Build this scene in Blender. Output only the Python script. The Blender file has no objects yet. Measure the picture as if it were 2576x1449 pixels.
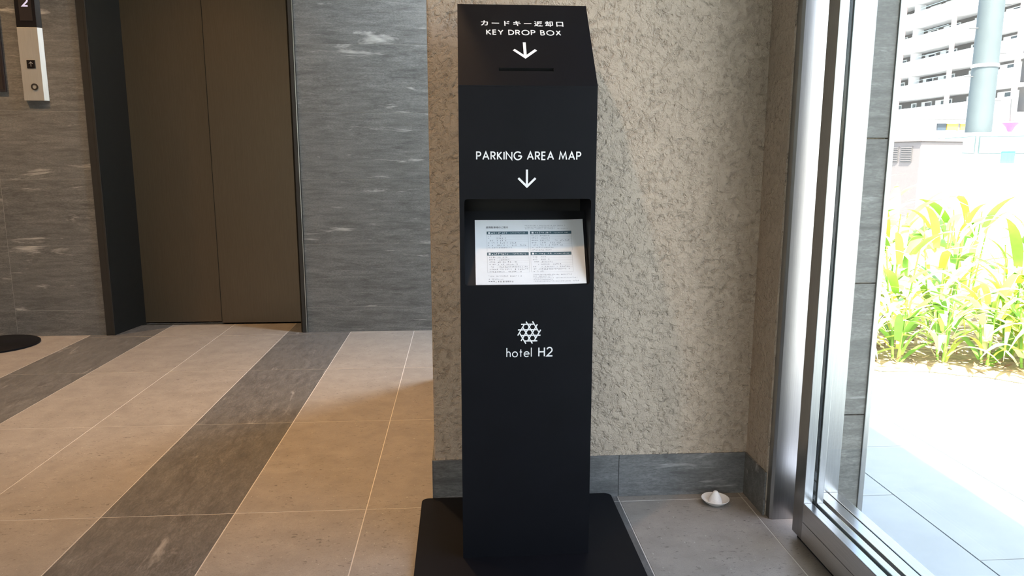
import bpy, math, random
import numpy as np
from mathutils import Matrix, Vector, noise

random.seed(7)
S = bpy.context.scene
COL = S.collection

# ------------------------------------------------------------------ camera
CAM_H = 0.80
F_PX, PITCH, YAW, ROLL = 1843.9, math.radians(9.756), math.radians(4.05), math.radians(0.078)
fw = Vector((math.sin(YAW) * math.cos(PITCH), math.cos(YAW) * math.cos(PITCH), -math.sin(PITCH)))
rt = Vector((math.cos(YAW), -math.sin(YAW), 0.0))
up = rt.cross(fw)
rt2 = rt * math.cos(ROLL) + up * math.sin(ROLL)
up2 = up * math.cos(ROLL) - rt * math.sin(ROLL)
cam = bpy.data.cameras.new('camera')
cam.sensor_width = 36.0
cam.lens = F_PX / 2576 * 36.0
cam.clip_start, cam.clip_end = 0.02, 600
cam_o = bpy.data.objects.new('camera', cam)
COL.objects.link(cam_o)
cam_o.matrix_world = Matrix(((rt2.x, up2.x, -fw.x, 0), (rt2.y, up2.y, -fw.y, 0), (rt2.z, up2.z, -fw.z, CAM_H), (0, 0, 0, 1)))
S.camera = cam_o

# ------------------------------------------------------------------ sky, sun, exposure
w = bpy.data.worlds.new('sky')
S.world = w
w.use_nodes = True
wn = w.node_tree.nodes
wn.clear()
sky = wn.new('ShaderNodeTexSky')
sky.sky_type = 'NISHITA'
sky.sun_disc = False
sky.sun_elevation = math.radians(60)
sky.sun_rotation = math.radians(190)
sky.air_density, sky.dust_density, sky.ozone_density = 1.0, 3.0, 1.0
bg = wn.new('ShaderNodeBackground')
bg.inputs[1].default_value = 0.34
wo = wn.new('ShaderNodeOutputWorld')
hz = wn.new('ShaderNodeMix')
hz.data_type, hz.blend_type = 'RGBA', 'MULTIPLY'
hz.inputs[0].default_value = 1.0
hz.inputs[7].default_value = (1.06, 1.0, 0.93, 1)
w.node_tree.links.new(sky.outputs[0], hz.inputs[6])
w.node_tree.links.new(hz.outputs[2], bg.inputs[0])
w.node_tree.links.new(bg.outputs[0], wo.inputs[0])

sun = bpy.data.lights.new('sun', 'SUN')
sun.energy = 9.0
sun.angle = math.radians(0.6)
sun.color = (1.0, 0.94, 0.84)
sun_o = bpy.data.objects.new('sun', sun)
COL.objects.link(sun_o)
a_, e_ = math.radians(11.6), math.radians(60)
sd = Vector((math.sin(a_) * math.cos(e_), math.cos(a_) * math.cos(e_), -math.sin(e_)))
sun_o.rotation_euler = sd.to_track_quat('-Z', 'Y').to_euler()
sun_o.location = (0, -3, 8)

def portal(name, loc, sy, sz):
    l = bpy.data.lights.new(name, 'AREA')
    l.shape = 'RECTANGLE'
    l.size, l.size_y = sz, sy
    l.cycles.is_portal = True
    o = bpy.data.objects.new(name, l)
    COL.objects.link(o)
    o.location = loc
    o.rotation_euler = Vector((-1, 0, 0)).to_track_quat('-Z', 'Y').to_euler()
    return o

portal('door_portal', (0.93, 0.82, 1.05), 2.1, 1.40)
portal('window_portal', (0.77, 3.07, 1.2), 2.35, 0.72)

vs = S.view_settings
S.display_settings.display_device = 'sRGB'
vs.view_transform = 'Standard'
vs.look = 'None'
vs.gamma = 1.0
vs.use_curve_mapping = False
vs.exposure = 1.95

# ------------------------------------------------------------------ material helpers
def new_mat(name):
    m = bpy.data.materials.new(name)
    m.use_nodes = True
    nt = m.node_tree
    b = nt.nodes['Principled BSDF']
    return m, nt, b

def plain(name, col, rough=0.5, metal=0.0, spec=0.5, var=0.0, scale=30, bump=0.0, emis=None, estr=0.0):
    m, nt, b = new_mat(name)
    b.inputs['Roughness'].default_value = rough
    b.inputs['Metallic'].default_value = metal
    b.inputs['Specular IOR Level'].default_value = spec
    c4 = (*col, 1)
    if var or bump:
        g = nt.nodes.new('ShaderNodeNewGeometry')
        n = nt.nodes.new('ShaderNodeTexNoise')
        n.inputs['Scale'].default_value = scale
        n.inputs['Detail'].default_value = 6
        nt.links.new(g.outputs['Position'], n.inputs['Vector'])
        r = nt.nodes.new('ShaderNodeValToRGB')
        r.color_ramp.elements[0].position, r.color_ramp.elements[1].position = 0.3, 0.7
        r.color_ramp.elements[0].color = (*[c * (1 - var) for c in col], 1)
        r.color_ramp.elements[1].color = (*[min(1, c * (1 + var)) for c in col], 1)
        nt.links.new(n.outputs['Fac'], r.inputs['Fac'])
        nt.links.new(r.outputs['Color'], b.inputs['Base Color'])
        if bump:
            bp = nt.nodes.new('ShaderNodeBump')
            bp.inputs['Strength'].default_value = bump
            bp.inputs['Distance'].default_value = 0.002
            nt.links.new(n.outputs['Fac'], bp.inputs['Height'])
            nt.links.new(bp.outputs['Normal'], b.inputs['Normal'])
    else:
        b.inputs['Base Color'].default_value = c4
    if emis:
        b.inputs['Emission Color'].default_value = (*emis, 1)
        b.inputs['Emission Strength'].default_value = estr
    return m

def tex_coord(nt, scl, rnd=True):
    """world position, shifted by a random amount per object, scaled per axis"""
    g = nt.nodes.new('ShaderNodeNewGeometry')
    src = g.outputs['Position']
    if rnd:
        oi = nt.nodes.new('ShaderNodeObjectInfo')
        mu = nt.nodes.new('ShaderNodeVectorMath')
        mu.operation = 'MULTIPLY_ADD'
        cb = nt.nodes.new('ShaderNodeCombineXYZ')
        for i in range(3):
            nt.links.new(oi.outputs['Random'], cb.inputs[i])
        mu.inputs[1].default_value = (37.0, 53.0, 19.0)
        nt.links.new(cb.outputs[0], mu.inputs[0])
        nt.links.new(src, mu.inputs[2])
        src = mu.outputs[0]
    mp = nt.nodes.new('ShaderNodeMapping')
    mp.inputs['Scale'].default_value = scl
    nt.links.new(src, mp.inputs['Vector'])
    return mp.outputs[0]

def noise_n(nt, vec, scale, detail=5, rough=0.6, dist=0.0):
    n = nt.nodes.new('ShaderNodeTexNoise')
    n.inputs['Scale'].default_value = scale
    n.inputs['Detail'].default_value = detail
    n.inputs['Roughness'].default_value = rough
    n.inputs['Distortion'].default_value = dist
    nt.links.new(vec, n.inputs['Vector'])
    return n.outputs['Fac']

def ramp(nt, fac, stops):
    r = nt.nodes.new('ShaderNodeValToRGB')
    e = r.color_ramp.elements
    while len(e) < len(stops):
        e.new(0.5)
    for el, (p, c) in zip(e, stops):
        el.position = p
        el.color = (*c, 1) if len(c) == 3 else c
    nt.links.new(fac, r.inputs['Fac'])
    return r.outputs['Color']

def mixc(nt, fac, a, b):
    m = nt.nodes.new('ShaderNodeMix')
    m.data_type = 'RGBA'
    for sock, v in ((m.inputs['Factor'], fac), (m.inputs['A'], a), (m.inputs['B'], b)):
        pass
    fi = [i for i in m.inputs if i.name == 'Factor' and i.type == 'VALUE'][0]
    ai = [i for i in m.inputs if i.name == 'A' and i.type == 'RGBA'][0]
    bi = [i for i in m.inputs if i.name == 'B' and i.type == 'RGBA'][0]
    for sock, v in ((fi, fac), (ai, a), (bi, b)):
        if isinstance(v, (tuple, list)):
            sock.default_value = (*v, 1)
        elif isinstance(v, (int, float)):
            sock.default_value = v
        else:
            nt.links.new(v, sock)
    return [o for o in m.outputs if o.type == 'RGBA'][0]

def streak_stone(name, along, dark, mid, light, wisp, rough=0.45, wisp_amt=0.55, wisp_lo=0.66, stretch=0.15):
    """grey stone with streaks running along one axis (0 = X, 1 = Y) and pale wisps"""
    m, nt, b = new_mat(name)
    across = 1.0
    sc = [across] * 3
    sc[along] = stretch
    v = tex_coord(nt, tuple(sc))
    f1 = noise_n(nt, v, 46, 10, 0.80, 0.5)
    c = ramp(nt, f1, [(0.36, dark), (0.5, mid), (0.64, light)])
    sg = [1.0] * 3
    sg[along] = 0.35
    fg = noise_n(nt, tex_coord(nt, tuple(sg)), 330, 4, 0.7)
    c = mixc(nt, ramp(nt, fg, [(0.40, (0, 0, 0)), (0.62, (0.55, 0.55, 0.55))]), c, tuple(x * 0.72 for x in dark))
    v2 = tex_coord(nt, (1, 1, 1))
    f2 = noise_n(nt, v2, 4.0, 3)
    c = mixc(nt, ramp(nt, f2, [(0.35, (0, 0, 0)), (0.7, (0.4, 0.4, 0.4))]), c, mid)
    sc2 = [1.0] * 3
    sc2[along] = 0.16
    v3 = tex_coord(nt, tuple(sc2))
    f3 = noise_n(nt, v3, 20, 5, 0.66, 0.5)
    wf = ramp(nt, f3, [(wisp_lo, (0, 0, 0)), (wisp_lo + 0.10, (wisp_amt,) * 3)])
    c = mixc(nt, wf, c, wisp)
    nt.links.new(c, b.inputs['Base Color'])
    b.inputs['Roughness'].default_value = rough
    bp = nt.nodes.new('ShaderNodeBump')
    bp.inputs['Strength'].default_value = 0.25
    bp.inputs['Distance'].default_value = 0.0015
    nt.links.new(f1, bp.inputs['Height'])
    nt.links.new(bp.outputs['Normal'], b.inputs['Normal'])
    return m

def light_stone(name, c0, c1):
    m, nt, b = new_mat(name)
    v = tex_coord(nt, (1, 1, 1))
    f = noise_n(nt, v, 16, 7, 0.65)
    c = ramp(nt, f, [(0.3, c0), (0.72, c1)])
    v2 = tex_coord(nt, (0.5, 1, 1))
    f2 = noise_n(nt, v2, 150, 4, 0.62, 0.6)
    den = ramp(nt, noise_n(nt, v, 9, 2), [(0.36, (0.25,) * 3), (0.60, (1.0,) * 3)])
    spk = mixc(nt, ramp(nt, f2, [(0.605, (0, 0, 0)), (0.665, (1,) * 3)]), (0, 0, 0), den)
    c = mixc(nt, spk, c, tuple(x * 0.42 for x in c0))
    f4 = noise_n(nt, v, 420, 3, 0.6)
    c = mixc(nt, ramp(nt, f4, [(0.42, (0, 0, 0)), (0.68, (0.35,) * 3)]), c, tuple(x * 0.7 for x in c0))
    f3 = noise_n(nt, v, 150, 2, 0.5)
    c = mixc(nt, ramp(nt, f3, [(0.70, (0, 0, 0)), (0.76, (0.45,) * 3)]), c, (0.66, 0.64, 0.6))
    nt.links.new(c, b.inputs['Base Color'])
    b.inputs['Roughness'].default_value = 0.42
    bp = nt.nodes.new('ShaderNodeBump')
    bp.inputs['Strength'].default_value = 0.15
    bp.inputs['Distance'].default_value = 0.001
    nt.links.new(f2, bp.inputs['Height'])
    nt.links.new(bp.outputs['Normal'], b.inputs['Normal'])
    return m

def stucco_mat(name, col):
    m, nt, b = new_mat(name)
    v = tex_coord(nt, (1, 1, 1), rnd=False)
    f1 = noise_n(nt, v, 84, 4, 0.62, 0.35)
    plate = ramp(nt, f1, [(0.26, (0, 0, 0)), (0.44, (0.75, 0.75, 0.75)), (0.58, (1, 1, 1))])
    f2 = noise_n(nt, v, 260, 3, 0.6)
    f3 = noise_n(nt, v, 14, 2, 0.5)
    add = nt.nodes.new('ShaderNodeMath')
    add.operation = 'MULTIPLY_ADD'
    nt.links.new(f2, add.inputs[0])
    add.inputs[1].default_value = 0.22
    nt.links.new(plate, add.inputs[2])
    bp = nt.nodes.new('ShaderNodeBump')
    bp.inputs['Strength'].default_value = 1.0
    bp.inputs['Distance'].default_value = 0.0052
    nt.links.new(add.outputs[0], bp.inputs['Height'])
    nt.links.new(bp.outputs['Normal'], b.inputs['Normal'])
    c = ramp(nt, f3, [(0.3, tuple(x * 0.94 for x in col)), (0.7, tuple(min(1, x * 1.05) for x in col))])
    nt.links.new(c, b.inputs['Base Color'])
    b.inputs['Roughness'].default_value = 0.75
    b.inputs['Specular IOR Level'].default_value = 0.3
    return m

def brushed(name, col, rough, axis=2, metal=1.0):
    m, nt, b = new_mat(name)
    sc = [1.0] * 3
    sc[axis] = 0.012
    v = tex_coord(nt, tuple(sc), rnd=False)
    f = noise_n(nt, v, 900, 3)
    c = ramp(nt, f, [(0.3, tuple(x * 0.9 for x in col)), (0.7, tuple(min(1, x * 1.08) for x in col))])
    nt.links.new(c, b.inputs['Base Color'])
    b.inputs['Metallic'].default_value = metal
    b.inputs['Roughness'].default_value = rough
    bp = nt.nodes.new('ShaderNodeBump')
    bp.inputs['Strength'].default_value = 0.06
    bp.inputs['Distance'].default_value = 0.0006
    nt.links.new(f, bp.inputs['Height'])
    nt.links.new(bp.outputs['Normal'], b.inputs['Normal'])
    return m

def glass_mat(name, tint=(0.93, 0.97, 0.97)):
    m = bpy.data.materials.new(name)
    m.use_nodes = True
    nt = m.node_tree
    nt.nodes.clear()
    o = nt.nodes.new('ShaderNodeOutputMaterial')
    t = nt.nodes.new('ShaderNodeBsdfTransparent')
    t.inputs[0].default_value = (*tint, 1)
    g = nt.nodes.new('ShaderNodeBsdfGlossy')
    g.inputs['Roughness'].default_value = 0.0
    lw = nt.nodes.new('ShaderNodeLayerWeight')
    pw = nt.nodes.new('ShaderNodeMath')
    pw.operation = 'POWER'
    pw.inputs[1].default_value = 5.0
    nt.links.new(lw.outputs['Facing'], pw.inputs[0])
    fr = nt.nodes.new('ShaderNodeMath')
    fr.operation = 'MULTIPLY_ADD'
    fr.inputs[1].default_value = 0.95
    fr.inputs[2].default_value = 0.035
    nt.links.new(pw.outputs[0], fr.inputs[0])
    mx = nt.nodes.new('ShaderNodeMixShader')
    nt.links.new(fr.outputs[0], mx.inputs[0])
    nt.links.new(t.outputs[0], mx.inputs[1])
    nt.links.new(g.outputs[0], mx.inputs[2])
    nt.links.new(mx.outputs[0], o.inputs[0])
    return m

M = {}
M['tile_light'] = light_stone('beige_floor_stone', (0.232, 0.209, 0.188), (0.325, 0.296, 0.265))
M['tile_dark'] = streak_stone('grey_floor_stone', 1, (0.072, 0.070, 0.070), (0.130, 0.128, 0.125), (0.195, 0.19, 0.186), (0.36, 0.35, 0.34), 0.4, 0.7, 0.625, 0.30)
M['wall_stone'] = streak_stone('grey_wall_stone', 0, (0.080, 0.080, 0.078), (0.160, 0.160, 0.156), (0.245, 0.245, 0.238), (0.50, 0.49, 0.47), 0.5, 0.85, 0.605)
M['dimmed_reveal_stone'] = streak_stone('dimmed_wall_stone', 0, (0.050, 0.050, 0.045), (0.105, 0.105, 0.096), (0.185, 0.184, 0.17), (0.34, 0.34, 0.32), 0.6, 0.7, 0.625)  # same grey wall stone, shade put into its colour against the bright daylight
M['grout'] = plain('pale_grout', (0.52, 0.49, 0.46), 0.8, var=0.06)
M['wall_joint'] = plain('wall_joint', (0.30, 0.295, 0.285), 0.8, var=0.06)
M['stucco'] = stucco_mat('beige_stucco', (0.475, 0.395, 0.31))
M['plaster'] = plain('white_ceiling_paint', (0.62, 0.59, 0.54), 0.8, var=0.03)
M['bronze'] = brushed('bronze_door_sheet', (0.145, 0.110, 0.076), 0.48)
M['frame_dark'] = plain('dark_bronze_frame', (0.030, 0.026, 0.022), 0.5, 0.3, var=0.08)
M['reveal'] = plain('black_reveal_paint', (0.010, 0.0105, 0.0095), 0.5, 0.0, 0.3, var=0.1)
M['steel'] = brushed('brushed_stainless', (0.36, 0.358, 0.352), 0.30)
M['steel_h'] = brushed('brushed_stainless_rail', (0.66, 0.66, 0.66), 0.26, axis=1)
M['panel_steel'] = brushed('satin_call_plate', (0.62, 0.60, 0.57), 0.42, axis=2, metal=0.75)
M['black_metal'] = plain('black_powder_coat', (0.0045, 0.0048, 0.0068), 0.50, 0.0, 0.15, var=0.12, scale=14)
M['black_in'] = plain('black_inner_metal', (0.008, 0.008, 0.010), 0.5, 0.0, 0.35, var=0.1, scale=14)
M['black_rubber'] = plain('black_rubber', (0.004, 0.004, 0.004), 0.8, var=0.15)
M['black_gloss'] = plain('black_display_glass', (0.010, 0.008, 0.009), 0.18, var=0.05)
M['lens'] = plain('smoked_display_lens', (0.028, 0.021, 0.02), 0.35, var=0.05)
M['white_print'] = plain('white_print', (0.86, 0.87, 0.88), 0.6, var=0.02)
M['lit_digit'] = plain('lit_digit', (0.6, 0.6, 0.8), 0.5, emis=(0.72, 0.68, 1.0), estr=0.13)
M['paper'] = plain('white_paper', (0.80, 0.80, 0.82), 0.7, var=0.015, scale=60)
M['ink_teal'] = plain('teal_ink', (0.055, 0.105, 0.13), 0.6, var=0.05)
M['ink_grey'] = plain('grey_ink', (0.27, 0.27, 0.30), 0.6, var=0.05)
M['ink_dark'] = plain('dark_ink', (0.07, 0.07, 0.085), 0.6, var=0.05)
M['ink_line'] = plain('pale_rule_ink', (0.50, 0.50, 0.52), 0.6, var=0.05)
M['ceramic'] = plain('white_glazed_ceramic', (0.80, 0.78, 0.76), 0.25, var=0.02)
M['salt'] = plain('white_salt', (0.82, 0.81, 0.80), 0.9, var=0.04, scale=400, bump=0.4)
M['glass'] = glass_mat('clear_glass')
M['notice'] = plain('dark_notice_board', (0.020, 0.015, 0.018), 0.4, var=0.1)
M['lamp_white'] = plain('white_lamp_ring', (0.7, 0.68, 0.64), 0.5, var=0.02)
M['lamp_lens'] = plain('warm_lamp_lens', (0.8, 0.7, 0.5), 0.4, emis=(1.0, 0.66, 0.36), estr=2.5)
M['pave'] = plain('pale_paving_stone', (0.27, 0.30, 0.31), 0.7, var=0.06, scale=9)
M['pave_joint'] = plain('paving_joint', (0.12, 0.13, 0.14), 0.9, var=0.06)
M['asphalt'] = plain('sunlit_asphalt', (0.30, 0.31, 0.31), 0.9, var=0.08, scale=3)
M['soil'] = plain('dry_mulch', (0.36, 0.27, 0.16), 0.95, var=0.35, scale=40)
M['dry_leaf'] = plain('dry_leaf', (0.20, 0.12, 0.06), 0.9, var=0.3, scale=50)
M['leaf_a'] = plain('yellow_green_leaf', (0.60, 0.64, 0.12), 0.45, var=0.25, scale=12)
M['leaf_b'] = plain('mid_green_leaf', (0.19, 0.38, 0.05), 0.45, var=0.25, scale=12)
M['leaf_c'] = plain('pale_green_leaf', (0.78, 0.78, 0.42), 0.45, var=0.2, scale=12)
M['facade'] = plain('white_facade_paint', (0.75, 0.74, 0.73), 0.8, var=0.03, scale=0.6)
M['facade_in'] = plain('shaded_balcony_wall', (0.13, 0.125, 0.125), 0.8, var=0.05, scale=0.6)  # balcony recess shade put into a darker wall colour
M['pink_paint'] = plain('pink_post_paint', (0.60, 0.42, 0.42), 0.7, var=0.04)
M['win_frame'] = plain('white_window_frame', (0.72, 0.74, 0.76), 0.5, var=0.02)
M['win_glass'] = plain('dark_window_glass', (0.035, 0.048, 0.065), 0.2, var=0.1, scale=2)
M['teal_metal'] = plain('pale_teal_metal', (0.30, 0.40, 0.42), 0.5, var=0.05)
M['pole'] = plain('pale_grey_pole', (0.060, 0.074, 0.077), 0.7, var=0.05, scale=4)
M['cabinet'] = plain('pinkish_beige_cabinet', (0.15, 0.128, 0.122), 0.6, var=0.04)
M['louver'] = plain('grey_louver', (0.085, 0.078, 0.078), 0.6, var=0.05)
M['car_white'] = plain('white_car_paint', (0.72, 0.74, 0.75), 0.3, var=0.02)
M['car_glass'] = plain('teal_car_glass', (0.16, 0.24, 0.25), 0.15, var=0.05)
M['seal'] = plain('dark_teal_seal', (0.035, 0.06, 0.06), 0.6, var=0.05)
M['tyre'] = plain('tyre_rubber', (0.03, 0.03, 0.03), 0.8, var=0.1)
M['pink'] = plain('bright_pink_plastic', (0.70, 0.13, 0.28), 0.6, var=0.05)
M['yellow'] = plain('yellow_sign_face', (0.62, 0.36, 0.05), 0.6, var=0.05)
M['cyan'] = plain('turquoise_plastic', (0.05, 0.45, 0.42), 0.6, var=0.05)
M['wire'] = plain('grey_wire', (0.09, 0.09, 0.09), 0.8, var=0.05)
M['ext_wall'] = plain('outer_wall_paint', (0.45, 0.44, 0.42), 0.8, var=0.05)

# ------------------------------------------------------------------ mesh helpers
def wpos(o):
    p = Vector((0, 0, 0))
    while o is not None:
        p += Vector(o.location)
        o = o.parent
    return p

class MB:
    def __init__(s):
        s.v, s.f = [], []
    def add(s, vs, fs):
        n = len(s.v)
        s.v += [tuple(p) for p in vs]
        s.f += [tuple(i + n for i in f) for f in fs]
        return s
    def box(s, x0, x1, y0, y1, z0, z1):
        return s.add([(x0, y0, z0), (x1, y0, z0), (x1, y1, z0), (x0, y1, z0), (x0, y0, z1), (x1, y0, z1), (x1, y1, z1), (x0, y1, z1)],
                     [(0, 3, 2, 1), (4, 5, 6, 7), (0, 1, 5, 4), (1, 2, 6, 5), (2, 3, 7, 6), (3, 0, 4, 7)])
    def quad(s, a, b, c, d):
        return s.add([a, b, c, d], [(0, 1, 2, 3)])
    def prism(s, pts, axis, lo, hi):
        """polygon pts (2-D) swept along an axis; for axis 0 pts are (y, z), 1: (x, z), 2: (x, y)"""
        n = len(pts)
        def mk(p, t):
            return (t, p[0], p[1]) if axis == 0 else ((p[0], t, p[1]) if axis == 1 else (p[0], p[1], t))
        v = [mk(p, lo) for p in pts] + [mk(p, hi) for p in pts]
        f = [tuple(range(n))[::-1], tuple(range(n, 2 * n))] + [(i, (i + 1) % n, n + (i + 1) % n, n + i) for i in range(n)]
        return s.add(v, f)
    def tube(s, pts, r, n=10, caps=True):
        pts = [Vector(p) for p in pts]
        rr = r if isinstance(r, (list, tuple)) else [r] * len(pts)
        rings = []
        for i, p in enumerate(pts):
            d = (pts[min(i + 1, len(pts) - 1)] - pts[max(i - 1, 0)]).normalized()
            q = d.to_track_quat('Z', 'Y')
            rings.append([p + q @ Vector((math.cos(2 * math.pi * k / n) * rr[i], math.sin(2 * math.pi * k / n) * rr[i], 0)) for k in range(n)])
        v = [x for ring in rings for x in ring]
        f = []
        for i in range(len(pts) - 1):
            for k in range(n):
                f.append((i * n + k, i * n + (k + 1) % n, (i + 1) * n + (k + 1) % n, (i + 1) * n + k))
        if caps:
            f.append(tuple(range(n))[::-1])
            f.append(tuple(range((len(pts) - 1) * n, len(pts) * n)))
        return s.add(v, f)
    def lathe(s, prof, c, n=40):
        """profile of (radius, height) about a vertical axis through c"""
        v, f = [], []
        for r, h in prof:
            for k in range(n):
                a = 2 * math.pi * k / n
                v.append((c[0] + r * math.cos(a), c[1] + r * math.sin(a), c[2] + h))
        for i in range(len(prof) - 1):
            for k in range(n):
                f.append((i * n + k, i * n + (k + 1) % n, (i + 1) * n + (k + 1) % n, (i + 1) * n + k))
        if prof[0][0] > 1e-6:
            f.append(tuple(range(n))[::-1])
        if prof[-1][0] > 1e-6:
            f.append(tuple(range((len(prof) - 1) * n, len(prof) * n)))
        return s.add(v, f)
    def build(s, name, mat, parent=None, smooth=False, bevel=0.0, seg=2):
        a = np.array(s.v, float)
        lo, hi = a.min(0), a.max(0)
        org = Vector(((lo[0] + hi[0]) / 2, (lo[1] + hi[1]) / 2, lo[2]))
        me = bpy.data.meshes.new(name)
        me.from_pydata([tuple(Vector(p) - org) for p in s.v], [], s.f)
        me.update()
        if smooth:
            me.polygons.foreach_set('use_smooth', [True] * len(me.polygons))
        me.materials.append(mat)
        o = bpy.data.objects.new(name, me)
        COL.objects.link(o)
        o.parent = parent
        o.location = org - (wpos(parent) if parent else Vector((0, 0, 0)))
        if bevel:
            b = o.modifiers.new('bevel', 'BEVEL')
            b.width = bevel
            b.segments = seg
            b.limit_method = 'ANGLE'
            b.angle_limit = math.radians(40)
        if smooth:
            try:
                me.set_sharp_from_angle(angle=math.radians(40))
            except Exception:
                pass
        return o

def tag(o, label=None, cat=None, group=None, kind=None):
    if label: o['label'] = label
    if cat: o['category'] = cat
    if group: o['group'] = group
    if kind: o['kind'] = kind
    return o

def thing(name, label, cat, loc=(0, 0, 0), group=None, kind=None):
    o = bpy.data.objects.new(name, None)
    o.empty_display_size = 0.05
    COL.objects.link(o)
    o.location = loc
    return tag(o, label, cat, group, kind)

def piece(me, name, loc, parent):
    """another object on a shared mesh, at a world position"""
    o = bpy.data.objects.new(name, me)
    COL.objects.link(o)
    o.parent = parent
    o.location = Vector(loc) - (wpos(parent) if parent else Vector((0, 0, 0)))
    return o

def in_view(p, mx=160):
    v = Vector(p) - Vector((0, 0, CAM_H))
    d = v.dot(fw)
    if d < 0.05:
        return False
    x = 1288 + F_PX * v.dot(rt2) / d
    y = 724.5 - F_PX * v.dot(up2) / d
    return -mx < x < 2576 + mx and -mx < y < 1449 + mx

def slab_mesh(name, dx, dy, dz, mat, c=0.0005):
    """a slab with chamfered top edges, origin at the middle of its underside"""
    hx, hy = dx / 2, dy / 2
    v = [(-hx, -hy, 0), (hx, -hy, 0), (hx, hy, 0), (-hx, hy, 0), (-hx, -hy, dz - c), (hx, -hy, dz - c), (hx, hy, dz - c), (-hx, hy, dz - c),
         (-hx + c, -hy + c, dz), (hx - c, -hy + c, dz), (hx - c, hy - c, dz), (-hx + c, hy - c, dz)]
    f = [(0, 3, 2, 1), (8, 9, 10, 11)]
    for i in range(4):
        j = (i + 1) % 4
        f += [(i, j, 4 + j, 4 + i), (4 + i, 4 + j, 8 + j, 8 + i)]
    me = bpy.data.meshes.new(name)
    me.from_pydata(v, [], f)
    me.materials.append(mat)
    return me

def face_tile_mesh(name, dx, dz, th, mat, c=0.0005):
    """a wall tile facing -Y, origin at the middle of its lower back edge"""
    hx = dx / 2
    v = [(-hx, 0, 0), (hx, 0, 0), (hx, 0, dz), (-hx, 0, dz), (-hx, -th + c, 0), (hx, -th + c, 0), (hx, -th + c, dz), (-hx, -th + c, dz),
         (-hx + c, -th, c), (hx - c, -th, c), (hx - c, -th, dz - c), (-hx + c, -th, dz - c)]
    f = [(3, 2, 1, 0)[::-1], (8, 9, 10, 11)]
    for i in range(4):
        j = (i + 1) % 4
        f += [(i, j, 4 + j, 4 + i), (4 + i, 4 + j, 8 + j, 8 + i)]
    me = bpy.data.meshes.new(name)
    me.from_pydata(v, [], f)
    me.materials.append(mat)
    return me

# ------------------------------------------------------------------ the floor
XW, XE = -3.826, 0.690        # lobby west edge, inside face of the entrance wall
YS, YE = -2.58, 3.465         # wall behind the camera, lift wall
floor = tag(MB().box(XW - 0.1, 0.80, YS - 0.1, 2.70, -0.08, -0.0007).box(XW - 0.1, 0.74, 2.70, 3.80, -0.08, -0.0007).build('floor', M['grout']),
            'lobby floor of long beige and grey stone tiles with pale joints', 'floor', kind='structure')
xe = [-0.226 + 0.3 * k for k in range(-12, 4)]
ye = [1.62 + 0.6 * k for k in range(-7, 4)] + [3.668]
GAP = 0.0025
cache = {}
rest = {'tile_light': MB(), 'tile_dark': MB()}
cols = [(xe[i], xe[i + 1], (i - 12) % 3 == 1) for i in range(len(xe) - 1)] + [(xe[-1], 0.755, False)]
for x0, x1, dark in cols:
    for y0, y1 in zip(ye[:-1], ye[1:]):
        if (x0 > -0.2 and y0 > 1.65 and y1 < 2.7) or (x1 > 0.70 and y0 > 2.2):
            continue
        dx, dy = x1 - x0 - GAP, y1 - y0 - GAP
        mk = 'tile_dark' if dark else 'tile_light'
        cx, cy = (x0 + x1) / 2, (y0 + y1) / 2
        seen = any(in_view((px, py, 0), 60) for px in (x0, cx, x1) for py in (y0, cy, y1)) and not (x0 > -0.1 and y0 > 1.7)
        if seen:
            k = (round(dx, 4), round(dy, 4), mk)
            if k not in cache:
                cache[k] = slab_mesh('floor_tile', dx, dy, 0.012, M[mk])
            piece(cache[k], 'floor_tile', (cx, cy, -0.012), floor)
        else:
            rest[mk].box(x0 + GAP / 2, x1 - GAP / 2, y0 + GAP / 2, y1 - GAP / 2, -0.012, 0.0)
for mk, mb in rest.items():
    o = mb.build('floor_tiling', M[mk], floor)
    o['kind'] = 'stuff'

# ------------------------------------------------------------------ lift wall with stone cladding
CEIL = 2.40
OX0, OX1, OZ = -1.650, -0.728, 2.10            # lift opening
mb = MB().box(XW, OX0, YE + 0.0006, 3.95, -0.05, CEIL).box(OX1, 0.745, YE + 0.0006, 3.95, -0.05, CEIL).box(OX0, OX1, YE + 0.0006, 3.95, OZ, CEIL)
wall_back = tag(mb.build('wall_back', M['wall_joint']), 'lift wall clad in streaked grey stone tiles', 'wall', kind='structure')
ze = [0.0, 0.12] + [0.12 + 0.3 * k for k in range(1, 8)] + [CEIL]
tx = [(-3.25, -2.65), (-2.65, -2.05), (-2.05, OX0), (OX1, -0.128), (-0.128, 0.685), (XW, -3.25)]
restw = MB()
for x0, x1 in tx:
    for z0, z1 in zip(ze[:-1], ze[1:]):
        g = 0.0014
        dx, dz = x1 - x0 - g, z1 - z0 - g
        cx = (x0 + x1) / 2
        if any(in_view((px, YE, pz), 10) for px in (x0, cx, x1) for pz in (z0, z1)) and x1 < -0.1:
            k = ('w', round(dx, 4), round(dz, 4))
            if k not in cache:
                cache[k] = face_tile_mesh('stone_tile', dx, dz, 0.0105, M['wall_stone'])
            piece(cache[k], 'stone_tile', (cx, YE + 0.0105, z0 + g / 2), wall_back)
        else:
            restw.box(x0, x1 - g, YE, YE + 0.0105, z0, z1 - g)
# cladding over the lift opening
restw.box(OX0, OX1, YE, YE + 0.0105, OZ, CEIL)
restw.build('stone_cladding', M['wall_stone'], wall_back)['kind'] = 'stuff'

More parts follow.
